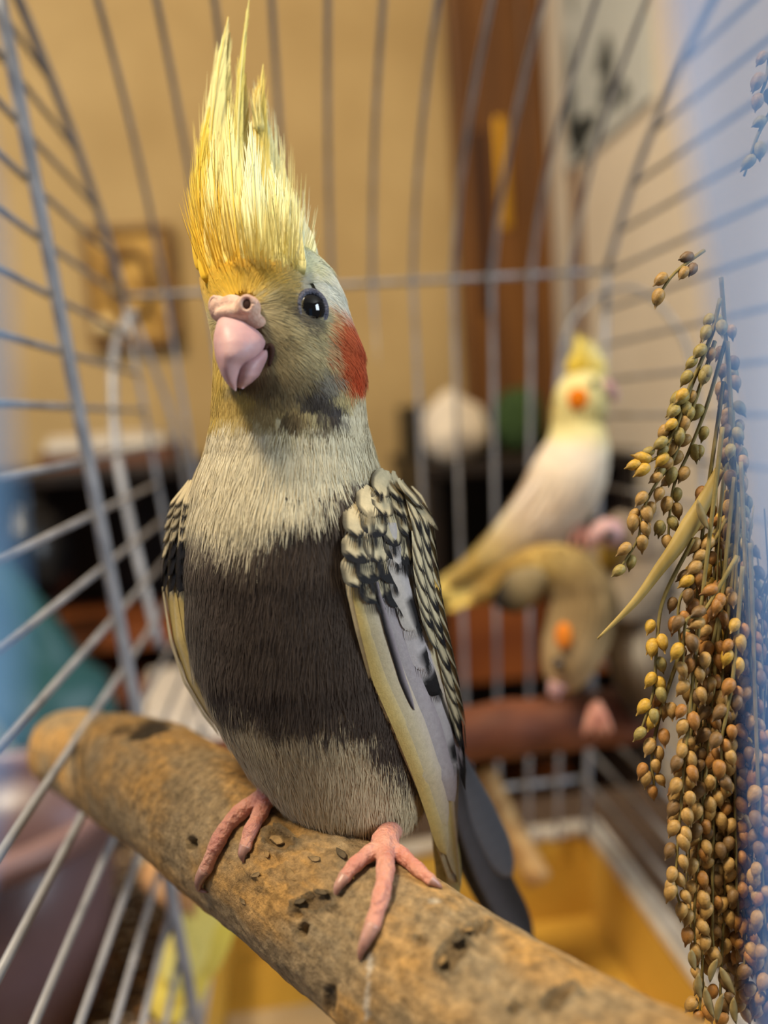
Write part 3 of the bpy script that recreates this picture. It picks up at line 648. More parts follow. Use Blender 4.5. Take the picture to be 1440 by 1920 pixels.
LW = np.array([(900, 362, 372, 16.6, 15.9), (940, 333, 372, 16.8, 15.7), (985, 319, 368, 16.9, 15.7), (1060, 310, 362, 17.0, 15.7), (1110, 312, 360, 17.0, 15.8), (1200, 325, 366, 17.1, 15.9), (1280, 352, 396, 17.1, 16.1), (1340, 388, 424, 17.1, 16.3), (1385, 424, 440, 17.0, 16.6)])
def lwing(y, s, out=0.0):
    """the bird's right wing: s 0 at the body, 1 at the outer edge, beyond 1 round the back"""
    xo, xi, do, di = (np.interp(y, LW[:, 0], LW[:, i]) for i in (1, 2, 3, 4))
    a = s * math.pi / 2
    p = C(xi + (xo - xi) * np.sin(a), y, di + (do - di) * (1 - np.cos(a)))
    return p + np.asarray(out)[..., None] * unit(np.stack(np.broadcast_arrays(-np.sin(a), 0 * a, np.cos(a) + 0.1), -1))
def right_wing():
    ys = np.linspace(900, 1385, 50); s = np.linspace(0, 1.5, 18)
    Y, S = np.meshgrid(ys, s, indexing='ij'); v = lwing(Y, S, -0.0003); c = np.ones(v.shape) * CREAM
    c = lerp(c, YEL * 0.8, ss(1100, 1130, Y))
    w = mk('wing', c2w(v.reshape(-1, 3)), grid_faces(50, 18), M_vane, bird, cols=c.reshape(-1, 3), solid=0.0008)
    V = lambda *a, **k: vane(lwing, *a, parent=w, **k)
    V(1110, 0.45, 1392, 0.5, 40, plain(YEL, CREAM * 0.9), 0.0005, 0.0007, k=30, fringe=0, blunt=0.9)
    V(1100, 0.85, 1380, 0.85, 34, plain(CREAM, YEL), 0.0009, 0.0010, k=30, fringe=0, blunt=0.9)
    for r, y in enumerate((1070, 1040, 1010, 980, 955, 932, 912)):
        for s_ in (0.25, 0.5, 0.75):
            blk = r < 2 or (r == 2 and s_ < 0.7)
            V(y - 12, s_, y + 40, s_, 34, plain(INK, INK) if blk else pearl(CREAM * random.uniform(0.85, 1.05), 0.8, 0.86), 0.0004 + 0.0001 * r, 0.0011 + 0.0001 * r, k=12, blunt=0.5, fringe=10)
right_wing()

# ------------------------------------------------------------------ tail
def tail():
    T = empty('tail', P(835, 1500, 17.2)); T.parent = bird; T.location = Vector(P(835, 1500, 17.2)) - bird.location
    def tf(pts, wpx, c0, c1, name='tail_feather'):
        q = np.array(pts, float); sp = smoothpath(C(q[:, 0], q[:, 1], q[:, 2]), 24); tan = unit(np.gradient(sp, axis=0))
        nrm = unit(np.array((0.35, 0.3, 0.9)) - tan * (tan @ np.array((0.35, 0.3, 0.9)))[:, None]); side = np.cross(tan, nrm); t = np.linspace(0, 1, 24)
        W = wpx / 2 * q[:, 2].mean() / 100 / FPX; prof = np.minimum(1, 0.5 + t) * (1 - np.clip((t - 0.75) / 0.25, 0, 1) ** 2) ** 0.6 + 0.02
        v, f, c = blade(sp, side, prof * W, 9, 0.15, nrm, lambda u, vv: lerp(c0, c1, ss(-0.6, 0.8, u)) * (1 + 0.06 * np.sin(vv * 60 + u * 4))[:, None])
        mk(name, c2w(v), f, M_vane, T, cols=c, solid=0.0004)
    slate, slate2 = lin((72, 72, 76)), lin((34, 33, 34))
    tf([(850, 1440, 18.6), (890, 1560, 20.6), (950, 1690, 22.8), (998, 1768, 24.2)], 78, slate2, slate)
    tf([(862, 1430, 18.8), (905, 1530, 20.6), (960, 1640, 22.6)], 70, slate, lin((88, 88, 92)))
    tf([(840, 1450, 18.4), (865, 1560, 20.4), (915, 1670, 22.2), (968, 1740, 23.6)], 60, slate2, slate2)
    tf([(816, 1480, 17.4), (826, 1560, 17.6), (836, 1630, 17.9), (838, 1705, 18.2)], 40, lin((216, 206, 150)), lin((208, 196, 140)))
    tf([(832, 1500, 17.3), (846, 1580, 17.5), (852, 1640, 17.7), (852, 1688, 17.9)], 30, lin((206, 198, 140)), lin((222, 212, 170)))
tail()

# ------------------------------------------------------------------ feet
M_foot = mat('pink_scaly_skin', (212, 156, 134), 0.5, (196, 130, 114), 180, spec=0.35, subs=0.3, bump=0.7, bscale=900)
M_claw = mat('claw_horn', (196, 150, 132), 0.35, (150, 110, 96), 300, spec=0.45, subs=0.2)
def foot(ank, toes):
    mb = MB(); claws = []
    A = C(*ank[:3])
    for (pts, rad) in toes:
        path = []
        for i, (x, y, r) in enumerate(pts):
            path.append(C(x, y, branch_hit(x, y, r * 0.85) if i else min(branch_hit(x, y, r), ank[2] + 0.1)))
        sp = smoothpath(path, 26); t = np.linspace(0, 1, 26)
        rr = np.interp(t, np.linspace(0, 1, len(pts)), [p[2] for p in pts]) / 115.0
        rr = rr * (1 + 0.05 * np.sin(t * 60) + 0.07 * np.cos(t * math.pi * 6))
        mb.add(*tube(sp, rr, 12)); mb.add(*ellipsoid(sp[-1], np.eye(3) * rr[-1], 12, 8))
        claws.append(rad)
    vv, ff = tube(smoothpath([C(ank[0], ank[1], ank[2]), C(ank[0] + ank[3] * 0.4, ank[1] - 22, ank[2] + 0.7), C(ank[0] + ank[3], ank[1] - 45, ank[2] + 1.8)], 8), [0.0024, 0.0023, 0.0022, 0.0022, 0.0024, 0.0028, 0.0032, 0.0036], 14)
    mb.add(vv, ff); mb.add(*ellipsoid(A, np.eye(3) * 0.0026, 14, 10))
    mb.v = [c2w(a) for a in mb.v]
    o = mb.build('foot', M_foot, bird)
    rm = o.modifiers.new('merge', 'REMESH'); rm.mode = 'VOXEL'; rm.voxel_size = 0.0003; rm.use_smooth_shade = True
    sm = o.modifiers.new('soften', 'SMOOTH'); sm.iterations = 3
    for cl in claws:
        path = [C(x, y, branch_hit(x, y, r) - off) for (x, y, r, off) in cl]
        sp = smoothpath(path, 12); rr = np.interp(np.linspace(0, 1, 12), np.linspace(0, 1, len(cl)), [c[2] for c in cl]) / 100.0
        v2, f2 = tube(sp, rr, 10); mk('claw', c2w(v2), f2, M_claw, o)
foot((505, 1487, 16.2, 40), [
    ([(502, 1488, 0.20), (460, 1515, 0.185), (425, 1550, 0.175), (402, 1592, 0.165), (386, 1630, 0.14)], [(386, 1628, 0.13, 0.02), (374, 1650, 0.10, 0.05), (374, 1667, 0.06, 0.02), (388, 1673, 0.02, 0.0)]),
    ([(506, 1490, 0.19), (486, 1528, 0.175), (468, 1562, 0.16), (460, 1588, 0.135)], [(460, 1586, 0.12, 0.02), (454, 1602, 0.08, 0.04), (457, 1617, 0.02, 0.0)]),
    ([(510, 1490, 0.18), (540, 1500, 0.16), (565, 1512, 0.12)], [(563, 1511, 0.1, 0.0), (575, 1518, 0.06, 0.0), (583, 1522, 0.02, 0.0)])])
foot((722, 1580, 14.85, 20), [
    ([(722, 1582, 0.19), (690, 1602, 0.165), (662, 1625, 0.15), (645, 1646, 0.125)], [(646, 1644, 0.11, 0.02), (633, 1664, 0.075, 0.04), (629, 1682, 0.02, 0.0)]),
    ([(722, 1582, 0.20), (722, 1640, 0.175), (712, 1690, 0.165), (698, 1735, 0.145)], [(699, 1732, 0.13, 0.02), (686, 1762, 0.10, 0.03), (676, 1785, 0.06, 0.02), (674, 1800, 0.02, 0.0)]),
    ([(724, 1582, 0.19), (756, 1606, 0.16), (788, 1634, 0.14), (808, 1650, 0.11)], [(806, 1649, 0.1, 0.01), (820, 1658, 0.06, 0.01), (828, 1664, 0.02, 0.0)])])

# ------------------------------------------------------------------ the cage
ZR, ZB, YB_ = 6.7, -25.0, 45.0
XL = lambda z: -7.3 - 0.08 * z
XR = lambda z: 16.8 + 0.08 * z
ROOF = np.array([(45, 6.7), (43.6, 8.6), (41.6, 10.8), (38.5, 13.2), (34.5, 15.4), (30, 17.2), (24, 18.8), (16, 19.6)])
cage = empty('bird_cage', B(5, 25, -30.5), 'white wire bird cage with arched roof and yellow tray around the cockatiels', 'cage')
def wire(pts, r, name='wire', parent=cage, n=7):
    v, f = tube(pts, r / 100.0, n); return mk(name, v, f, M_wire, parent)
def roofY(z):                                # where a side wire at height z meets the roof edge
    return 45.0 if z <= ZR else float(np.interp(z, ROOF[:, 1], ROOF[:, 0]))
def cage_wires():
    zs = 0.9 + 1.87 * np.arange(-13, 10)
    for z in zs:
        ye = roofY(z)
        if ye > 14: 
            wire(B([XL(z)] * 2, [9, ye], [z, z]), 0.115)
            wire(B([XR(z)] * 2, [16, ye], [z, z]), 0.115)
    # back bars, running on over the roof
    for x in np.linspace(XL(ZR) + 2.05, XR(ZR) - 2.05, 11):
        k = (x - XL(ZR)) / (XR(ZR) - XL(ZR)); xb = XL(ZB) + k * (XR(ZB) - XL(ZB))
        low = smoothpath(np.stack([np.linspace(xb, x, 5), np.full(5, 45.0), np.linspace(ZB, ZR, 5)], 1), 8)[:-1]
        top = np.stack([np.full(len(ROOF), x), ROOF[:, 0], ROOF[:, 1]], 1)
        q = np.concatenate([low, smoothpath(top, 20)]); wire(B(*q.T), 0.125)
    for z in (ZR, -21.5):
        wire(B([XL(z), XR(z)], [45.3, 45.3], [z, z]), 0.15, 'cross_wire')
    # roof edges and corner rods
    for X in (XL, XR):
        q = smoothpath(np.stack([[X(z) for z in ROOF[:, 1]], ROOF[:, 0], ROOF[:, 1]], 1), 22); wire(B(*q.T), 0.19, 'frame_rod')
        z = np.linspace(ZB, ZR, 6); wire(B([X(t) for t in z], [45.0] * 6, z), 0.19 if X is XR else 0.12, 'frame_rod')
    # upright rods of the left side
    z = np.linspace(ZB, 17.2, 8); wire(B([XL(t) + 0.32 for t in z], [29.8] * 8, z), 0.22, 'frame_rod', n=10)
    pts = np.array([(252, 585), (226, 618), (214, 665), (212, 740), (219, 850), (240, 960), (268, 1085), (300, 1215)])
    wire(smoothpath(P(pts[:, 0], pts[:, 1], [44.6, 43.4, 42.0, 40.8, 39.6, 38.6, 38.0, 37.4]), 24), 0.21, 'frame_rod', n=10)
    pts = np.array([(250, 590), (285, 680), (320, 775), (345, 890), (362, 1050), (375, 1250)]); wire(smoothpath(P(pts[:, 0], pts[:, 1], 44.6), 20), 0.13, 'frame_rod')
    pts = np.array([(1142, 540), (1095, 575), (1060, 630), (1046, 720), (1042, 900), (1050, 1200)]); wire(smoothpath(P(pts[:, 0], pts[:, 1], 45.2), 20), 0.14, 'frame_rod')
    pts = np.array([(1142, 545), (1190, 540), (1240, 575), (1288, 650), (1310, 770), (1320, 1000)]); wire(smoothpath(P(pts[:, 0], pts[:, 1], [45, 43, 41, 39.5, 38.5, 38]), 20), 0.14, 'frame_rod')
cage_wires()
M_tray = mat('yellow_plastic_tray', (206, 162, 66), 0.45, (190, 146, 56), 20, spec=0.4)
def tray():
    x0, x1, y0, y1, zt, zb, t = XL(ZB) - 0.4, XR(ZB) + 0.4, 6.0, 45.6, ZB, -30.0, 0.5
    mb = MB()
    for b in ((x0, x1, y0, y1, zb - 0.4, zb), (x0 - t, x0, y0, y1, zb - 0.4, zt), (x1, x1 + t, y0, y1, zb - 0.4, zt), (x0 - t, x1 + t, y1, y1 + t, zb - 0.4, zt), (x0 - t, x1 + t, y0 - t, y0, zb - 0.4, zt)):
        mb.add(*box(*b))
    bevel(mb.build('tray', M_tray, cage, smooth=False), 0.001)
    M_rim = mat('white_tray_rim', (196, 186, 172), 0.5, (170, 156, 136), 60)
    mb = MB()
    for b in ((x0 - 0.9, x0 + 0.15, y0, y1, zt - 0.1, zt + 0.5), (x1 - 0.15, x1 + 0.9, y0, y1, zt - 0.1, zt + 0.5), (x0 - 0.9, x1 + 0.9, y1 - 0.15, y1 + 0.9, zt - 0.1, zt + 0.5)): mb.add(*box(*b))
    bevel(mb.build('tray_rim', M_rim, cage, smooth=False), 0.0015)
    pap = mk('lining_paper', *box(x0 + 0.1, 6.2, y0 + 0.1, y1 - 4.5, zb + 0.02, zb + 0.1), mat('cream_lining_paper', (206, 180, 138), 0.8, (190, 160, 116), 30), smooth=False)
    tag(pap, 'cream lining paper lying flat in the yellow cage tray', 'paper')
tray()

# perch across the back of the cage
def back_perch():
    v, f = tube(smoothpath(B([XL(-14.5) - 0.3, 0, 6, 12, XR(-14.5) + 0.2], [37.2, 37.4, 37.6, 37.6, 37.5], [-15.3, -15.2, -15.1, -15.0, -15.0]), 40), 0.0132 * (1 + 0.05 * np.sin(np.arange(40) * 1.3)), 20)
    o = mk('wooden_perch', v, f, mat('red_brown_bark', (124, 74, 50), 0.6, (84, 46, 32), 60, bump=0.6, bscale=120, stretch=(0.4, 1, 1)))
    tag(o, 'smooth reddish brown round perch spanning the back of the cage', 'perch')
    v, f = tube(smoothpath(P([905, 950, 1010], [1450, 1545, 1650], [41.5, 41.2, 40.8]), 14), [0.0065] * 14, 14)
    tag(mk('sand_perch', v, f, mat('sandy_wood', (196, 158, 104), 0.8, (160, 118, 70), 150, bump=0.5)), 'sandy tan stick leaning in the cage behind the slate tail', 'stick')
    v, f = tube(P([296, 340, 392], [1640, 1665, 1682], [36.5, 35.0, 33.5]), [0.0085, 0.0095, 0.0095], 16)
    tag(mk('cut_perch', v, f, mat('pale_peeled_wood', (204, 160, 112), 0.7, (180, 132, 86), 40)), 'pale peeled perch stub under the thick branch', 'perch')
back_perch()

# ------------------------------------------------------------------ millet
M_seed = vmat('millet_husk', 0.45, 0.35, nscale=1500, namt=0.25, bump=0.3, bscale=1500)
M_straw = mat('dry_straw', (138, 120, 66), 0.7, (104, 92, 50), 200, bump=0.2)
def millet():
    root = empty('millet_bunch', P(1340, 1900, 15.5), 'hanging bunch of ripe brown millet sprays beside the cockatiel', 'millet')
    # seed meshes: teardrop with a short husk tip, several colours
    def seedmesh(col, tipc, open_=False):
        ph = np.linspace(0, math.pi, 9); r = np.sin(ph) * (0.92 - 0.18 * np.cos(ph)); z = np.cos(ph) * 1.28; r[0] = 0.06; z[0] = 1.75; r[1] = 0.26
        th = np.arange(8) * 2 * math.pi / 8
        v = np.stack([r[:, None] * np.cos(th), r[:, None] * np.sin(th), z[:, None] * np.ones(8)], -1).reshape(-1, 3) * 0.00108
        me = bpy.data.meshes.new('seed'); me.from_pydata(v.tolist(), [], grid_faces(9, 8, True).tolist() + [list(range(8)), list(range(64, 72))[::-1]])
        me.polygons.foreach_set('use_smooth', np.ones(len(me.polygons), bool))
        t = np.clip((v[:, 2] / 0.00092 + 1.28) / 3, 0, 1); c = lerp(lin(col), lin(tipc), ss(0.55, 1.0, t)); c = c * (1 + 0.12 * np.cos(np.tile(th * 2, 9)))[:, None]
        a = me.attributes.new('pigment', 'FLOAT_COLOR', 'POINT'); a.data.foreach_set('color', np.concatenate([c, np.ones((len(c), 1))], 1).ravel().astype(np.float32))
        me.materials.append(M_seed); return me, v, c
    kinds = {k: seedmesh(*c) for k, c in {'olive': ((150, 132, 72), (116, 98, 54)), 'tan': ((166, 130, 72), (128, 100, 58)), 'rust': ((156, 108, 52), (116, 80, 42)), 'gold': ((190, 150, 56), (146, 114, 48)), 'brown': ((118, 90, 54), (92, 72, 46))}.items()}
    rnd = random.Random(3)
    strands_ = [([(1352, 520, 15.7), (1366, 700, 15.8), (1384, 900, 15.9), (1402, 1120, 16.0), (1410, 1300, 16.0)], 24, 0.1, ('olive', 'tan', 'brown'), 1.0)]   # (pixel path with distance, seed spacing px, from fraction, colours, dense)
    S = lambda pts, sp, fr, cols, tight=1.0: strands_.append((pts, sp, fr, cols, tight))
    S([(1350, 560, 15.2), (1330, 640, 15.1), (1295, 720, 15.0), (1265, 790, 15.0), (1245, 850, 15.0), (1236, 885, 15.0)], 19, 0.1, ('olive', 'olive', 'tan', 'gold'))
    S([(1345, 600, 15.3), (1290, 740, 15.0), (1255, 830, 14.9), (1225, 862, 14.9), (1188, 872, 14.9)], 26, 0.45, ('olive', 'gold'))
    S([(1340, 640, 15.3), (1300, 760, 15.1), (1262, 860, 15.0), (1228, 910, 15.0), (1204, 960, 15.0), (1196, 1010, 15.0), (1160, 1070, 15.0)], 24, 0.5, ('olive', 'tan', 'tan'))
    S([(1360, 640, 15.4), (1325, 760, 15.3), (1290, 850, 15.2), (1265, 905, 15.1), (1256, 960, 15.1), (1252, 1030, 15.1)], 23, 0.35, ('olive', 'tan'))
    S([(1320, 470, 15.6), (1290, 492, 15.4), (1258, 520, 15.3), (1226, 570, 15.2)], 30, 0.2, ('brown', 'tan'))
    S([(1445, 90, 15.0), (1436, 150, 14.9), (1416, 200, 14.8)], 30, 0.1, ('tan', 'olive'))
    S([(1445, 210, 14.9), (1420, 255, 14.8), (1395, 330, 14.8)], 45, 0.2, ('olive',))
    S([(1300, 1010, 15.0), (1245, 1120, 15.0), (1232, 1200, 14.9), (1226, 1290, 14.9), (1212, 1340, 14.9), (1196, 1385, 14.9)], 25, 0.45, ('gold', 'gold', 'olive'))
    S([(1290, 1180, 15.0), (1240, 1330, 15.0), (1222, 1420, 14.9), (1226, 1470, 14.9), (1222, 1490, 14.9)], 26, 0.4, ('rust', 'tan'))
    S([(1310, 1280, 15.1), (1285, 1440, 15.0), (1270, 1500, 15.0), (1262, 1545, 15.0)], 25, 0.4, ('rust', 'tan'))
    # the hanging curtain
    for i in range(46):
        xe = rnd.uniform(1268, 1470); k = (xe - 1268) / 200
        ye = rnd.uniform(1180, 1930) if i % 3 else rnd.uniform(1700, 1930)
        if xe < 1300 and 1450 < ye < 1560: ye += 160
        y0 = rnd.uniform(620, 1100) + 120 * (ye > 1600); x0 = 1335 + (y0 - 560) * 0.10 + 26 * k + rnd.uniform(-6, 6)
        d = rnd.uniform(14.6, 16.4)
        xm = min(x0, xe) * 0.5 + (x0 + xe) * 0.25 + rnd.uniform(-12, 12)
        yt = ye
        cl = ('olive', 'tan', 'brown') if y0 < 720 and ye < 1300 else (('rust', 'rust', 'gold', 'tan', 'brown') if ye < 1600 else ('tan', 'rust', 'tan', 'brown'))
        S([(x0, y0, d + 0.2), (xm, y0 * 0.5 + ye * 0.5, d), (xe, ye - 90, d - 0.05), (xe + rnd.uniform(-10, 14), ye, d)], rnd.uniform(20, 27), 1 - min(0.75, rnd.uniform(380, 640) / (ye - y0)), cl)
    seeds = []
    for (pts, sp, fr, cols, tight) in strands_:
        q = np.array(pts, float); n = max(12, int(abs(q[-1, 1] - q[0, 1]) / 12)); path = smoothpath(q, n)
        w3 = P(path[:, 0], path[:, 1], path[:, 2])
        v, f = tube(w3, np.interp(np.linspace(0, 1, n), [0, 1], [0.00042, 0.00022]), 5)
        mk('stem', v, f, M_straw, root)
        seg = np.concatenate([[0], np.cumsum(np.hypot(*np.diff(path[:, :2], axis=0).T))]); tot = seg[-1]; at = fr * tot
        side = 1
        while at < tot + 2:
            i = min(np.searchsorted(seg, at), n - 1); tdir = unit(w3[i] - w3[max(i - 1, 0)])
            sd = unit(np.cross(tdir, M @ np.array((0, 0, 1.0)) + np.array([rnd.uniform(-.6, .6) for _ in range(3)]))) * side
            last = at + sp > tot + 2
            pos = w3[i] + (sd * rnd.uniform(0.0007, 0.0016) if not last else 0)
            dr = unit(tdir * 1.0 + sd * rnd.uniform(0.15, 0.5) + np.array([rnd.uniform(-.2, .2) for _ in range(3)]))
            seeds.append((pos, dr, rnd.choice(cols), rnd.uniform(0.9, 1.18)))
            if not last and rnd.random() < 0.3:
                seeds.append((w3[i] - sd * rnd.uniform(0.0008, 0.0018) + tdir * 0.0008, unit(tdir - sd * 0.4), rnd.choice(cols), rnd.uniform(0.85, 1.1)))
            side = -side; at += sp * rnd.uniform(0.75, 1.25)
    def mat_of(pos, dr, sc):
        zq = Vector(dr).to_track_quat('Z', 'Y'); return Matrix.LocRotScale(Vector(pos), zq, Vector((sc, sc, sc * 1.05)))
    # the nearest ones as parts of their own, the rest joined
    dist = [np.linalg.norm(s[0] - CAM) for s in seeds]; order = np.argsort(dist)
    rest = MB()
    for r_, i in enumerate(order):
        pos, dr, kc, sc = seeds[i]; me, v, c = kinds[kc]; m4 = mat_of(pos, dr, sc)
        if r_ < 300:
            o = bpy.data.objects.new('seed', me); COL.objects.link(o); o.parent = root
            m5 = m4.copy(); m5.translation = m4.translation - root.location; o.matrix_local = m5
        else:
            R_ = np.array(m4); rest.add(v @ R_[:3, :3].T + R_[:3, 3], grid_faces(9, 8, True), c)
    if rest.n:
        rest.build('seed_cluster', M_seed, root)['kind'] = 'stuff'
    # loose thin stalks among the sprays
    mb = MB()
    for i in range(70):
        x = rnd.uniform(1290, 1465); y0 = rnd.uniform(900, 1500); d = rnd.uniform(14.9, 16.6); L = rnd.uniform(120, 420)
        q = np.array([(x, y0, d), (x + rnd.uniform(-10, 8), y0 + L / 2, d), (x + rnd.uniform(-24, 10), y0 + L, d - 0.1)])
        mb.add(*tube(P(*smoothpath(q, 8).T), 0.00016, 4))
    mb.build('fine_stalks', M_straw, root)['kind'] = 'stuff'
    # papery husks at the lower tips
    M_husk = mat('papery_husk', (150, 130, 84), 0.7, (116, 100, 62), 300)
    for (x, y, an, L) in ((1330, 1880, 0.3, 60), (1350, 1890, -0.2, 56), (1312, 1850, 0.1, 50), (1365, 1840, 0.5, 60), (1338, 1820, -0.3, 46), (1300, 1800, 0.2, 40), (1378, 1895, 0.1, 50), (1318, 965, 0.35, 60)):
        t = np.linspace(0, 1, 8); d = 14.7
        sp = C(x + np.sin(an) * L * (t - 0.5), y + np.cos(an) * L * (t - 0.5), d); tan = unit(np.gradient(sp, axis=0)); nr = np.tile((0.2, 0, 1.0), (8, 1)); sdv = unit(np.cross(tan, nr))
        v, f, _ = blade(sp, sdv, np.sin(t * math.pi) ** 0.8 * 0.0007 + 0.00005, 5, 0.6, unit(nr)); mk('husk', c2w(v), f, M_husk, root, solid=0.0001)
    # dry leaf
    q = smoothpath(np.array([(1352, 880, 15.2), (1318, 950, 15.0), (1278, 1015, 14.9), (1240, 1065, 14.85), (1190, 1130, 14.8), (1120, 1198, 14.8)], float), 30)
    sp = C(*q.T); tan = unit(np.gradient(sp, axis=0)); nr = unit(np.array((0.3, 0.3, 0.9)) - tan * (tan @ np.array((0.3, 0.3, 0.9)))[:, None]); t = np.linspace(0, 1, 30)
    v, f, _ = blade(sp, np.cross(tan, nr), np.interp(t, [0, 0.3, 0.5, 0.8, 1], [0.0009, 0.0017, 0.0012, 0.0006, 0.0001]), 5, 0.5, nr)
    mk('leaf', c2w(v), f, mat('dry_leaf', (176, 152, 90), 0.6, (140, 116, 56), 120, stretch=(1, 1, 0.2)), root, solid=0.0002)
millet()

# ------------------------------------------------------------------ the other birds
M_eye2 = M_eye
def small_bird(name, label, spine, colf, beak=None, eye=(), cheeks=(), crest=(), tails=(), wing=None, feet=(), beakc=None):
    q = np.array(spine, float); base = P(q[0, 0], q[0, 1], q[0, 2])
    if feet: base = P(*feet[0])
    root = empty(name, base, label, 'cockatiel')
    sp = smoothpath(q, 60); cen = C(sp[:, 0], sp[:, 1], sp[:, 2]); r = np.maximum(sp[:, 3], 2) / FPX * sp[:, 2] / 100
    v, f = tube(cen, r, 32); x, y = pix(v); t = np.repeat(np.linspace(0, 1, 60), 32)
    c = lin(colf(x, y, t)) * (1 + RNG.normal(0, 0.05, len(v)))[:, None]
    mk('body', c2w(v), f, M_skinbody, root, cols=c)
    # loose contour feathers over the body
    n = 5000; i = RNG.integers(1, 59, n); th = RNG.uniform(0, 2 * math.pi, n); vv = v.reshape(60, 32, 3)
    j = (th / (2 * math.pi) * 32).astype(int); rt = vv[i, j]; nr = unit(rt - cen[i]); tn = -unit(np.gradient(cen, axis=0))[i]; tn = unit(tn - nr * (tn * nr).sum(-1, keepdims=True))
    px_, py_ = pix(rt); cc = lin(colf(px_, py_, i / 59.0)) * (1 + RNG.normal(0, 0.1, n))[:, None]
    o = mk('plumage', c2w((s_ := strands(rt, tn, nr, np.full(n, 0.007), np.full(n, 0.00035), cc, np.full(n, 0.12), np.full(n, 0.07)))[0]), s_[1], M_plume, root, smooth=False, cols=s_[2]); o['kind'] = 'stuff'
    if beak:
        p = smoothpath(C(*np.array([b[:3] for b in beak], float).T), 14); rr = np.interp(np.linspace(0, 1, 14), np.linspace(0, 1, len(beak)), [b[3] for b in beak]) / FPX * beak[0][2] / 100
        bv, bf = tube(p, rr, 14); mk('beak', c2w(bv), bf, M_beak, root)
    for (x, y, d, rp) in eye:
        ev, ef = ellipsoid(C(x, y, d), np.eye(3) * rp / FPX * d / 100, 16, 10); mk('eye', c2w(ev), ef, M_eye2, root)
    for (x, y, d, rx, ry, col) in cheeks:
        k = d / 100 / FPX; ev, ef = ellipsoid(C(x, y, d), np.diag((rx * k, ry * k, 9 * k)), 18, 10); mk('cheek_patch', c2w(ev), ef, M_skinbody, root, cols=np.tile(lin(col), (len(ev), 1)))
    for a in crest: crest_feather(*a, parent=root, nb=20)
    for (pts, wpx, c0, c1) in tails:
        p = np.array(pts, float); s2 = smoothpath(C(*p.T), 16); tan = unit(np.gradient(s2, axis=0)); rf = np.array((0.3, 0.5, 0.8)); nrm = unit(rf - tan * (tan @ rf)[:, None]); t2 = np.linspace(0, 1, 16)
        bv, bf, bc = blade(s2, np.cross(tan, nrm), (np.minimum(1, 0.6 + t2) * (1 - np.clip((t2 - 0.7) / 0.3, 0, 1) ** 2) ** 0.5 + 0.05) * wpx / 2 / FPX * p[:, 2].mean() / 100, 7, 0.2, nrm, lambda u, vv_: lerp(lin(c0), lin(c1), vv_))
        mk('tail_feather', c2w(bv), bf, M_vane, root, cols=bc, solid=0.0005)
    if wing:
        pts, wmax, c0, c1 = wing; p = np.array(pts, float); s2 = smoothpath(C(*p.T), 20); tan = unit(np.gradient(s2, axis=0)); rf = np.array((0.1, 0.2, 0.95)); nrm = unit(rf - tan * (tan @ rf)[:, None]); t2 = np.linspace(0, 1, 20)
        bv, bf, bc = blade(s2, np.cross(tan, nrm), (np.sin(np.clip(t2 * 0.95 + 0.05, 0, 1) * math.pi) ** 0.6 + 0.05) * wmax / 2 / FPX * p[:, 2].mean() / 100, 9, 0.35, nrm, lambda u, vv_: lerp(lin(c0), lin(c1), ss(0.3, 0.9, vv_)))
        mk('wing', c2w(bv), bf, M_vane, root, cols=bc, solid=0.001)
    for (x, y, d) in feet:
        mb = MB()
        for dx in (-14, 6, 22):
            p = smoothpath(C([x, x + dx * 0.7, x + dx * 1.2], [y - 14, y + 14, y + 44], [d, d - 0.35, d - 0.4]), 8); mb.add(*tube(p, [0.0013, 0.0013, 0.0012, 0.0012, 0.0011, 0.0011, 0.001, 0.0006], 8))
        mb.v = [c2w(a) for a in mb.v]; mb.build('foot', M_foot, root)
    return root
# white and yellow cockatiel
small_bird('cockatiel', 'white cockatiel with yellow crest and round orange cheek at the back of the cage', 
    [(850, 1085, 44.3, 10), (900, 1058, 43.8, 24), (960, 1020, 43.0, 44), (1020, 965, 42.4, 62), (1062, 900, 42.2, 70), (1082, 840, 42.2, 60), (1082, 795, 42.2, 48), (1088, 755, 42.2, 50), (1096, 722, 42.2, 44), (1100, 695, 42.2, 26), (1101, 682, 42.2, 6)],
    lambda x, y, t: lerp(lerp((226, 204, 132), (232, 214, 190), ss(0.12, 0.35, t)), (228, 214, 150), ss(0.55, 0.66, t)),
    beak=[(1128, 726, 41.8, 20), (1142, 732, 41.7, 16), (1150, 744, 41.7, 10), (1146, 756, 41.7, 3)], eye=[(1112, 718, 41.0, 8)], cheeks=[(1084, 748, 40.95, 20, 22, (224, 120, 24))],
    crest=[((1086, 706), (1084, 670), (1092, 636), 30, 41.4, 41.8, (230, 196, 60), (232, 214, 110)), ((1098, 700), (1096, 664), (1082, 628), 26, 41.3, 41.8, (230, 196, 60), (232, 214, 120)), ((1110, 704), (1116, 670), (1104, 640), 28, 41.3, 41.6, (228, 206, 96), (226, 222, 170)), ((1118, 710), (1130, 690), (1122, 662), 22, 41.3, 41.6, (226, 214, 140), (224, 224, 196))],
    tails=[([(930, 1040, 43.4), (880, 1072, 44.2), (815, 1112, 44.6)], 40, (228, 206, 130), (226, 200, 110)), ([(940, 1050, 43.2), (890, 1090, 43.9), (836, 1128, 44.4)], 34, (230, 212, 150), (220, 194, 104))],
    wing=([(1068, 868, 40.6), (1020, 950, 41.0), (955, 1015, 42.0), (900, 1052, 43.0)], 88, (236, 220, 202), (230, 212, 160)), feet=[(1085, 990, 41.6)])
v, f = tube(B([XR(-6) + 0.3, 14, 9.5], [42.0, 42.0, 42.0], [-8.0, -8.0, -8.0]), 0.005, 12)
tag(mk('short_perch', v, f, mat('pale_dowel', (176, 140, 96), 0.7)), 'short pale dowel perch under the white cockatiel', 'perch')
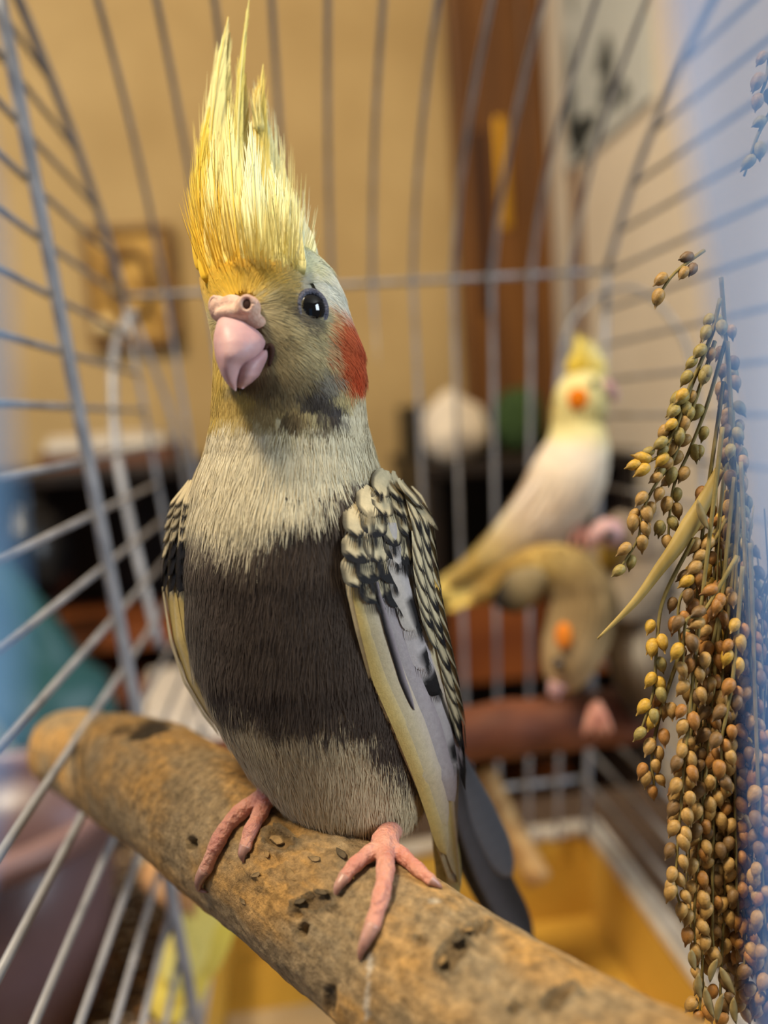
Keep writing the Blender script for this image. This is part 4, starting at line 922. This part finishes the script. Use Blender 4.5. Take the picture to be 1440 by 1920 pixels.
# grey cockatiel looking back over its shoulder
small_bird('cockatiel', 'taupe grey cockatiel with pink beak and yellow chin hunched on the red brown perch',
    [(1215, 1330, 38.8, 18), (1212, 1290, 38.6, 48), (1206, 1225, 38.6, 66), (1204, 1160, 38.6, 66), (1200, 1100, 38.4, 62), (1192, 1050, 38.2, 66), (1176, 1010, 38.0, 58), (1164, 978, 38.0, 38), (1158, 958, 38.0, 8)],
    lambda x, y, t: lerp(lerp((120, 106, 92), (206, 202, 194), np.exp(-((x - 1185) / 40) ** 2 - ((y - 1225) / 40) ** 2)), (206, 168, 70), np.exp(-((x - 1138) / 36) ** 2 - ((y - 1046) / 26) ** 2)),
    beak=[(1152, 1000, 36.9, 26), (1132, 998, 36.7, 26), (1118, 1008, 36.6, 18), (1112, 1024, 36.6, 5)], eye=[(1144, 1003, 36.1, 11), (1222, 962, 37.4, 12)],
    wing=([(1232, 1010, 36.9), (1212, 1080, 36.6), (1180, 1130, 36.6), (1150, 1160, 36.8)], 96, (148, 130, 108), (164, 150, 130)), feet=[(1112, 1336, 36.4)],
    tails=[([(1215, 1310, 39.0), (1225, 1400, 40.0), (1235, 1500, 41.0)], 40, (60, 56, 54), (46, 42, 42))])
# fawn cockatiel with its head down
small_bird('cockatiel', 'fawn cockatiel with orange cheek bending its head down to preen on the perch',
    [(900, 1115, 39.0, 12), (950, 1090, 38.4, 30), (1010, 1068, 37.8, 44), (1062, 1078, 37.3, 54), (1090, 1120, 37.0, 60), (1088, 1170, 36.8, 62), (1074, 1215, 36.7, 58), (1062, 1256, 36.7, 46), (1056, 1286, 36.7, 28), (1054, 1300, 36.7, 6)],
    lambda x, y, t: lerp(lerp((210, 182, 110), (150, 126, 88), ss(0.25, 0.5, t)), (164, 138, 100), ss(0.55, 0.75, t)),
    beak=[(1046, 1282, 36.0, 18), (1040, 1298, 36.0, 13), (1046, 1310, 36.0, 4)], eye=[(1046, 1244, 35.55, 11)], cheeks=[(1057, 1192, 35.35, 16, 26, (222, 128, 44))],
    wing=([(1020, 1075, 36.4), (985, 1100, 36.6), (955, 1118, 36.9), (925, 1128, 37.4)], 70, (150, 132, 96), (24, 22, 22)), feet=[(1120, 1330, 36.3)],
    tails=[([(930, 1095, 38.0), (880, 1120, 39.5), (838, 1140, 41.0)], 36, (222, 194, 110), (210, 180, 96))])
# yellow cockatiel below
small_bird('cockatiel', 'bright yellow cockatiel half hidden behind the thick branch with its tail hanging down',
    [(392, 1716, 34.0, 18), (405, 1670, 34.0, 40), (430, 1610, 34.0, 56), (456, 1540, 34.0, 60), (470, 1480, 34.0, 48), (466, 1440, 34.0, 40), (452, 1415, 34.0, 26), (446, 1402, 34.0, 5)],
    lambda x, y, t: lerp((228, 204, 84), (230, 196, 60), t),
    tails=[([(405, 1670, 33.4), (372, 1760, 33.0), (336, 1850, 32.6), (306, 1925, 32.2)], 96, (236, 214, 96), (230, 206, 96)), ([(400, 1680, 33.2), (360, 1765, 32.8), (318, 1850, 32.4)], 76, (230, 212, 116), (234, 218, 126)), ([(420, 1680, 33.4), (392, 1760, 33.0), (352, 1840, 32.8)], 80, (228, 204, 76), (230, 210, 106))], feet=[(372, 1668, 33.6)])

# ------------------------------------------------------------------ things outside the cage
def boxpart(name, b, m, parent=None, bw=0.002):
    return bevel(mk(name, *box(*b), m, parent, smooth=False), bw)
M_cloth = mat('speckled_table_top', (88, 66, 46), 0.85, (44, 34, 28), 260, lo=0.42, hi=0.58)
tb = empty('table', B(-8, 25, -120), 'speckled brown table carrying the cage', 'table')
boxpart('table_top', (-75, 38, -30, 62, -33.5, -30.42), M_cloth, tb)
for x in (-70, 33):
    for y in (-25, 57): boxpart('leg', (x - 2.5, x + 2.5, y - 2.5, y + 2.5, -120, -33.5), M_floor, tb)
def litter():
    n = 2600; x = RNG.uniform(-32, -6.6, n); y = RNG.uniform(26, 61, n); a = RNG.uniform(0, 6.28, n); s = RNG.uniform(0.16, 0.34, n)
    pal = lin(np.array([(206, 186, 150), (176, 128, 66), (40, 32, 26), (150, 116, 70), (226, 214, 196), (96, 70, 44)])); ci = RNG.integers(0, 6, n); mb = MB()
    vs, fs, cs = [], [], []
    for i in range(n):
        t = np.arange(5) * 2 * math.pi / 5
        bx, by = x[i] + s[i] * np.cos(t + a[i]), y[i] + 0.6 * s[i] * np.sin(t + a[i])
        vs.append(B(np.append(bx, x[i]), np.append(by, y[i]), np.append(np.full(5, -30.41), -30.41 + s[i] * 0.6))); fs += [[6 * i + j, 6 * i + (j + 1) % 5, 6 * i + 5] for j in range(5)]; cs.append(np.tile(pal[ci[i]], (6, 1)))
    o = mk('seed_litter', np.concatenate(vs), fs, M_seed, None, smooth=False, cols=np.concatenate(cs))
    tag(o, 'scattered seed husks and grit on the table beside the cage', 'litter', kind='stuff')
litter()
# mauve pot
def lathe(prof, c, n=36):
    p = np.array(prof, float); th = np.arange(n) * 2 * math.pi / n
    v = np.stack([c[0] + p[:, :1] * np.cos(th), c[1] + p[:, :1] * np.sin(th), c[2] + p[:, 1:] * np.ones(n)], -1).reshape(-1, 3)
    return B(*v.T), grid_faces(len(p), n, True).tolist()
pot = empty('plant_pot', B(-19.5, 45, -30.4), 'mauve pink glazed pot on the speckled table outside the wires', 'pot')
mk('pot_body', *lathe([(0.1, 0), (5.6, 0), (6.0, 0.4), (6.8, 5), (7.4, 10.4), (7.2, 10.5), (6.6, 5), (5.6, 1.0), (0.1, 0.9)], (-18.5, 45, -30.4)), mat('mauve_glaze', (122, 98, 102), 0.35, (102, 80, 84), 12, spec=0.5), pot)
mk('pot_rim', *lathe([(7.1, 0), (7.9, 0.1), (8.0, 1.3), (7.2, 1.5), (7.0, 0.8), (7.1, 0)], (-18.5, 45, -20.4)), mat('mauve_glaze_rim', (130, 104, 106), 0.35, spec=0.5), pot)
# newspapers on a stool
st = empty('stool', B(-10, 84, -120), 'low wooden stool holding newspapers behind the cage', 'stool')
boxpart('seat', (-17.5, 4, 72, 98, -31, -28.5), mat('stool_wood', (120, 76, 42), 0.6, (96, 58, 32), 20), st)
for x in (-16, 2):
    for y in (74, 96): boxpart('leg', (x - 1.5, x + 1.5, y - 1.5, y + 1.5, -120, -31), M_floor, st)
M_news = mat('newsprint', (214, 204, 192), 0.85, (150, 140, 134), 220, stretch=(1, 3, 1), lo=0.45, hi=0.6)
for i, (x0, x1, y0, y1, rz) in enumerate(((-16.5, 1, 73, 96, 0), (-15.5, 2, 74, 94, 1), (-16.6, -2, 75, 95, 2))):
    o = boxpart('newspaper', (x0, x1, y0, y1, -28.5 + 0.7 * i, -27.8 + 0.7 * i), M_news); o.rotation_euler.z = (0.05, -0.08, 0.12)[i]
    tag(o, ('lowest folded newspaper in the pile on the stool', 'middle folded newspaper in the pile on the stool', 'topmost folded newspaper in the pile on the stool')[i], 'newspaper', 'newspapers on the stool')
# shelves of dark wood along the back
M_ebony = mat('black_brown_board', (26, 21, 19), 0.5, (40, 30, 24), 30)
M_brown = mat('orange_brown_board', (140, 78, 36), 0.5, (112, 58, 28), 20, stretch=(0.3, 1, 1))
def shelf(name, label, x0, x1, y0, y1, z0, z1, boards, panels=()):
    r = empty(name, B((x0 + x1) / 2, (y0 + y1) / 2, z0), label, 'shelf')
    boxpart('back_panel', (x0, x1, y1 - 1, y1, z0, z1), M_ebony, r); boxpart('side_panel', (x0, x0 + 1.6, y0, y1 - 1, z0, z1), M_ebony, r); boxpart('side_panel', (x1 - 1.6, x1, y0, y1 - 1, z0, z1), M_ebony, r)
    boxpart('top_board', (x0 - 0.5, x1 + 0.5, y0 - 0.5, y1, z1, z1 + 1.6), M_ebony, r)
    for z in boards: boxpart('shelf_board', (x0 + 1.6, x1 - 1.6, y0, y1 - 1, z, z + 2.4), M_brown, r)
    for (a, b, c, d) in panels: boxpart('drawer', (a, b, y0 - 0.3, y0 + 1.5, c, d), M_brown, r)
    return r
shelf('low_shelf', 'black low shelf with orange brown boards standing behind the teal bag', -46, -12, 106, 128, -120, -6, (-34, -27, -60, -90))
shelf('wide_shelf', 'wide black shelf unit with brown drawers behind the white cockatiel', 15, 40.5, 98, 129, -120, -8, (-60, -90), ((17, 27.5, -33, -22), (28.5, 39, -33, -24)))
for i, (w, c) in enumerate((((-31, -15), (96, 62, 44)), ((-30, -16), (206, 196, 178)), ((-29.5, -17), (196, 176, 150)))):
    o = boxpart('paper_stack' if i else 'wooden_box', (*w, 108, 124, -4.4 + (0, 2.2, 3.2)[i], -2.2 + (0, 1.2, 1.9)[i]), mat('stack_%d' % i, c, 0.8))
    tag(o, ('flat brown wooden box lying on the low black shelf', 'cream sheaf of papers on the flat brown box', 'tan envelope topping the papers on the brown box')[i], ('box', 'paper', 'envelope')[i])
# black round pot on the shelf end, teal bag in front
v, f = lathe([(0.1, 0), (3.6, 0.2), (4.8, 3), (5.0, 6), (4.2, 9), (2.4, 10.6), (2.2, 11.2), (2.6, 11.6), (2.0, 11.7), (1.6, 10.6), (0.1, 10.4)], (-31, 100, -18.5)); 
vz = empty('round_vase', B(-31, 100, -30), 'round black vase on a post beside the teal bag', 'vase'); mk('vase_body', v, f, mat('black_glaze', (14, 13, 14), 0.3), vz)
mk('vase_stand', *lathe([(0.1, 0), (4.6, 0), (4.4, 1.0), (2.2, 2), (2.0, 98), (3.4, 101.5), (0.1, 101.5)], (-31, 100, -120)), M_ebony, vz)
def bag():
    r = empty('teal_bag', B(-32, 80, -120), 'big slumped teal plastic bag left of the cage', 'bag')
    th = np.arange(40) * 2 * math.pi / 40; zz = np.linspace(-120, -8, 34); V_ = []
    for z in zz:
        k = (z + 120) / 112; w = 11.5 * (1 - max(0, (k - 0.82) / 0.18) ** 2 * 0.75); d = 8 * (1 - max(0, (k - 0.82) / 0.18) ** 2 * 0.6)
        for t in th:
            nz = mnoise.noise(Vector((math.cos(t) * 2.2, math.sin(t) * 2.2, z * 0.09))); V_.append((-32 + (w + 2.2 * nz) * math.cos(t) + 2 * k, 80 + (d + 2.2 * nz) * math.sin(t), z - (4 * math.cos(t) if k > 0.9 else 0)))
    V_ = np.array(V_); fs = grid_faces(34, 40, True).tolist() + [list(range(40))[::-1], list(range(33 * 40, 34 * 40))]
    mk('bag_body', B(*V_.T), fs, mat('teal_plastic', (46, 92, 92), 0.4, (32, 72, 78), 6, bump=0.6, bscale=14), r, subdiv=1)
    vv, ff = tube(smoothpath(B([-33, -30, -26, -23, -22], [73, 71, 70.5, 72, 74], [-10, -16, -24, -32, -42]), 24), 0.006, 10)
    mk('bag_strap', vv, ff, mat('olive_strap', (120, 130, 96), 0.7), r)
bag()
# on the wide shelf
def crumple(name, label, cat, c, rad, m, seed, amt=0.22):
    v, f = ellipsoid(np.zeros(3), np.diag(rad), 30, 20)
    v = np.array([p * (1 + amt * mnoise.noise(Vector(p) * 0.35 + Vector((seed, 0, 0))) + 0.5 * amt * mnoise.noise(Vector(p) * 0.9 + Vector((seed, 3, 0)))) for p in v]) + np.array(c)
    v[:, 2] = np.maximum(v[:, 2], c[2] - rad[2] * 0.9)
    return tag(mk(name, B(*v.T), f, m), label, cat)
crumple('paper_bag', 'crumpled off white paper bag on the wide black shelf', 'bag', (19.6, 103, -2.6), (4.0, 3.5, 4.2), mat('off_white_paper', (214, 200, 180), 0.85), 1)
crumple('knitted_hat', 'dark green knitted hat heaped on the wide black shelf', 'hat', (28.0, 104, -2.2), (3.4, 3.0, 4.2), mat('green_wool', (54, 76, 36), 0.9, (40, 58, 28), 90), 5, 0.12)
tag(boxpart('camera_case', (22.8, 25.4, 104, 110, -6.4, -0.5), M_black), 'small black case between the paper bag and green hat', 'case')
tag(boxpart('dark_book', (15.2, 17.4, 108, 122, -6.4, 0.6), M_black), 'upright black book at the end of the wide shelf', 'book')
# door jamb with mouldings
M_jamb = mat('brown_door_wood', (126, 80, 30), 0.45, (84, 50, 18), 9, stretch=(4, 1, 0.3), spec=0.4)
dj = tag(empty('door_1', B(33, 130, -120)), kind='structure')
boxpart('jamb', (27, 40.8, 129, 132, -5, 125), M_jamb, dj); boxpart('moulding', (27, 29.4, 127.6, 129, -5, 125), M_jamb, dj); boxpart('moulding', (37.6, 40.8, 127.4, 129, -5, 125), M_jamb, dj)
boxpart('brass_plate', (33.4, 35.0, 128.5, 129, 26, 42), mat('old_brass', (206, 152, 40), 0.35, metal=0.6), dj); boxpart('hinge', (29.6, 31.4, 128.2, 129, 14, 40), mat('dark_hinge', (58, 30, 16), 0.5), dj)
# ornate gold plaque
pl = empty('gold_plaque', B(-21.5, 131.5, 12.5), 'ornate gilt plaque hanging on the ochre wall', 'plaque')
M_gilt = mat('aged_gilt', (206, 164, 84), 0.4, (120, 80, 30), 60, metal=0.25, lo=0.4, hi=0.66)
boxpart('panel', (-27.2, -15.8, 130.6, 132, 13.0, 28.4), M_gilt, pl)
M_giltd = mat('dark_gilt_edge', (92, 60, 24), 0.5, (130, 92, 40), 40)
for b in ((-27.8, -26.8, 129.8, 132, 12.4, 29), (-16.4, -15.0, 129.4, 132, 12.0, 29), (-27.8, -15.0, 129.8, 132, 28.2, 29.2), (-27.8, -15.0, 129.4, 132, 12.0, 13.4)): boxpart('edge_strip', b, M_giltd, pl)
th = np.linspace(0, 2 * math.pi, 37); v, f = tube(B(-21.5 + 3.0 * np.cos(th), np.full(37, 130.2), 21 + 4.6 * np.sin(th)), 0.0055, 8); mk('oval_ring', v, f, mat('bronze_relief', (98, 72, 40), 0.4, metal=0.4), pl)
v, f = lathe([(0.1, 0), (1.5, 0.5), (1.8, 1.6), (1.2, 2.6), (0.1, 3)], (-25.6, 129.6, 13.6)); mk('shell_boss', v, f, mat('pale_gilt', (228, 204, 150), 0.3, metal=0.2), pl)
# sheet pinned on the white wall, with a batten below
ps = empty('wall_poster', B(40.8, 104, 30), 'grey white poster with black blots on the pale wall', 'poster')
o = boxpart('sheet', (40.4, 40.9, 91, 119, 31, 78), mat('poster_paper', (188, 190, 184), 0.7, (176, 180, 176), 4), ps, 0.0005)
M_ink = mat('poster_ink', (44, 50, 50), 0.7)
for (y, z, ry, rz) in ((103, 40, 2.4, 2.0), (102.5, 36, 2.2, 2.6), (98, 34, 1.6, 1.4), (114, 56, 1.2, 6), (112, 34, 5, 2.4), (116, 40, 1.6, 7)):
    t = np.arange(20) * 2 * math.pi / 20; k = 1 + 0.2 * np.sin(t * 3 + y)
    v = np.concatenate([B(np.full(20, 40.36), y + ry * k * np.cos(t), z + rz * k * np.sin(t)), B(np.full(20, 40.42), y + ry * k * np.cos(t), z + rz * k * np.sin(t))]); mk('ink_blot', v, [list(range(20))] + [[i, (i + 1) % 20, 20 + (i + 1) % 20, 20 + i] for i in range(20)], M_ink, ps, smooth=False)
tag(boxpart('wall_batten', (40.0, 41.0, 114.5, 116.3, -2, 31), mat('batten_wood', (108, 74, 46), 0.6)), 'thin brown batten running down the pale wall below the poster', 'batten')

# ------------------------------------------------------------------ translucent plastic either side of the opening
def film_mat():
    m = bpy.data.materials.new('blue_tinted_film'); m.use_nodes = True; nt = m.node_tree; b = nt.nodes['Principled BSDF']
    tint = (*lin((120, 176, 244)), 1)
    b.inputs['Base Color'].default_value = tint; b.inputs['Roughness'].default_value = 0.35
    tl = nt.nodes.new('ShaderNodeBsdfTranslucent'); tl.inputs['Color'].default_value = tint
    m1 = nt.nodes.new('ShaderNodeMixShader'); m1.inputs[0].default_value = 0.35; nt.links.new(b.outputs[0], m1.inputs[1]); nt.links.new(tl.outputs[0], m1.inputs[2])
    tp = nt.nodes.new('ShaderNodeBsdfTransparent'); m2 = nt.nodes.new('ShaderNodeMixShader'); m2.inputs[0].default_value = 0.55
    nt.links.new(tp.outputs[0], m2.inputs[1]); nt.links.new(m1.outputs[0], m2.inputs[2])
    nt.links.new(m2.outputs[0], nt.nodes['Material Output'].inputs['Surface'])
    return m
M_film = film_mat()
def film(edge, label, sgn):
    e = smoothpath(np.array(edge, float), 40); rows = []
    for i, (x, y, d) in enumerate(e):
        for j in range(12):
            k = j / 11; rows.append((x + sgn * 620 * k, y, d + 1.4 * k + 0.12 * math.sin(k * 9 + i * 0.15)))
    r = np.array(rows); o = mk('plastic_film', P(*r.T), grid_faces(40, 12), M_film); tag(o, label, 'plastic film')
film([(1238, -150, 5.2), (1262, 100, 5.2), (1298, 350, 5.2), (1345, 650, 5.2), (1392, 1000, 5.2), (1416, 1400, 5.2), (1430, 2050, 5.2)], 'translucent pale blue plastic sheet hanging in front of the millet', 1)
film([(-90, -100, 5.0), (-30, 250, 5.0), (8, 500, 5.0), (26, 900, 5.0), (40, 1250, 5.0), (0, 1500, 5.0), (-90, 1900, 5.0)], 'translucent blue plastic sheet beside the left upright cage wires', -1)
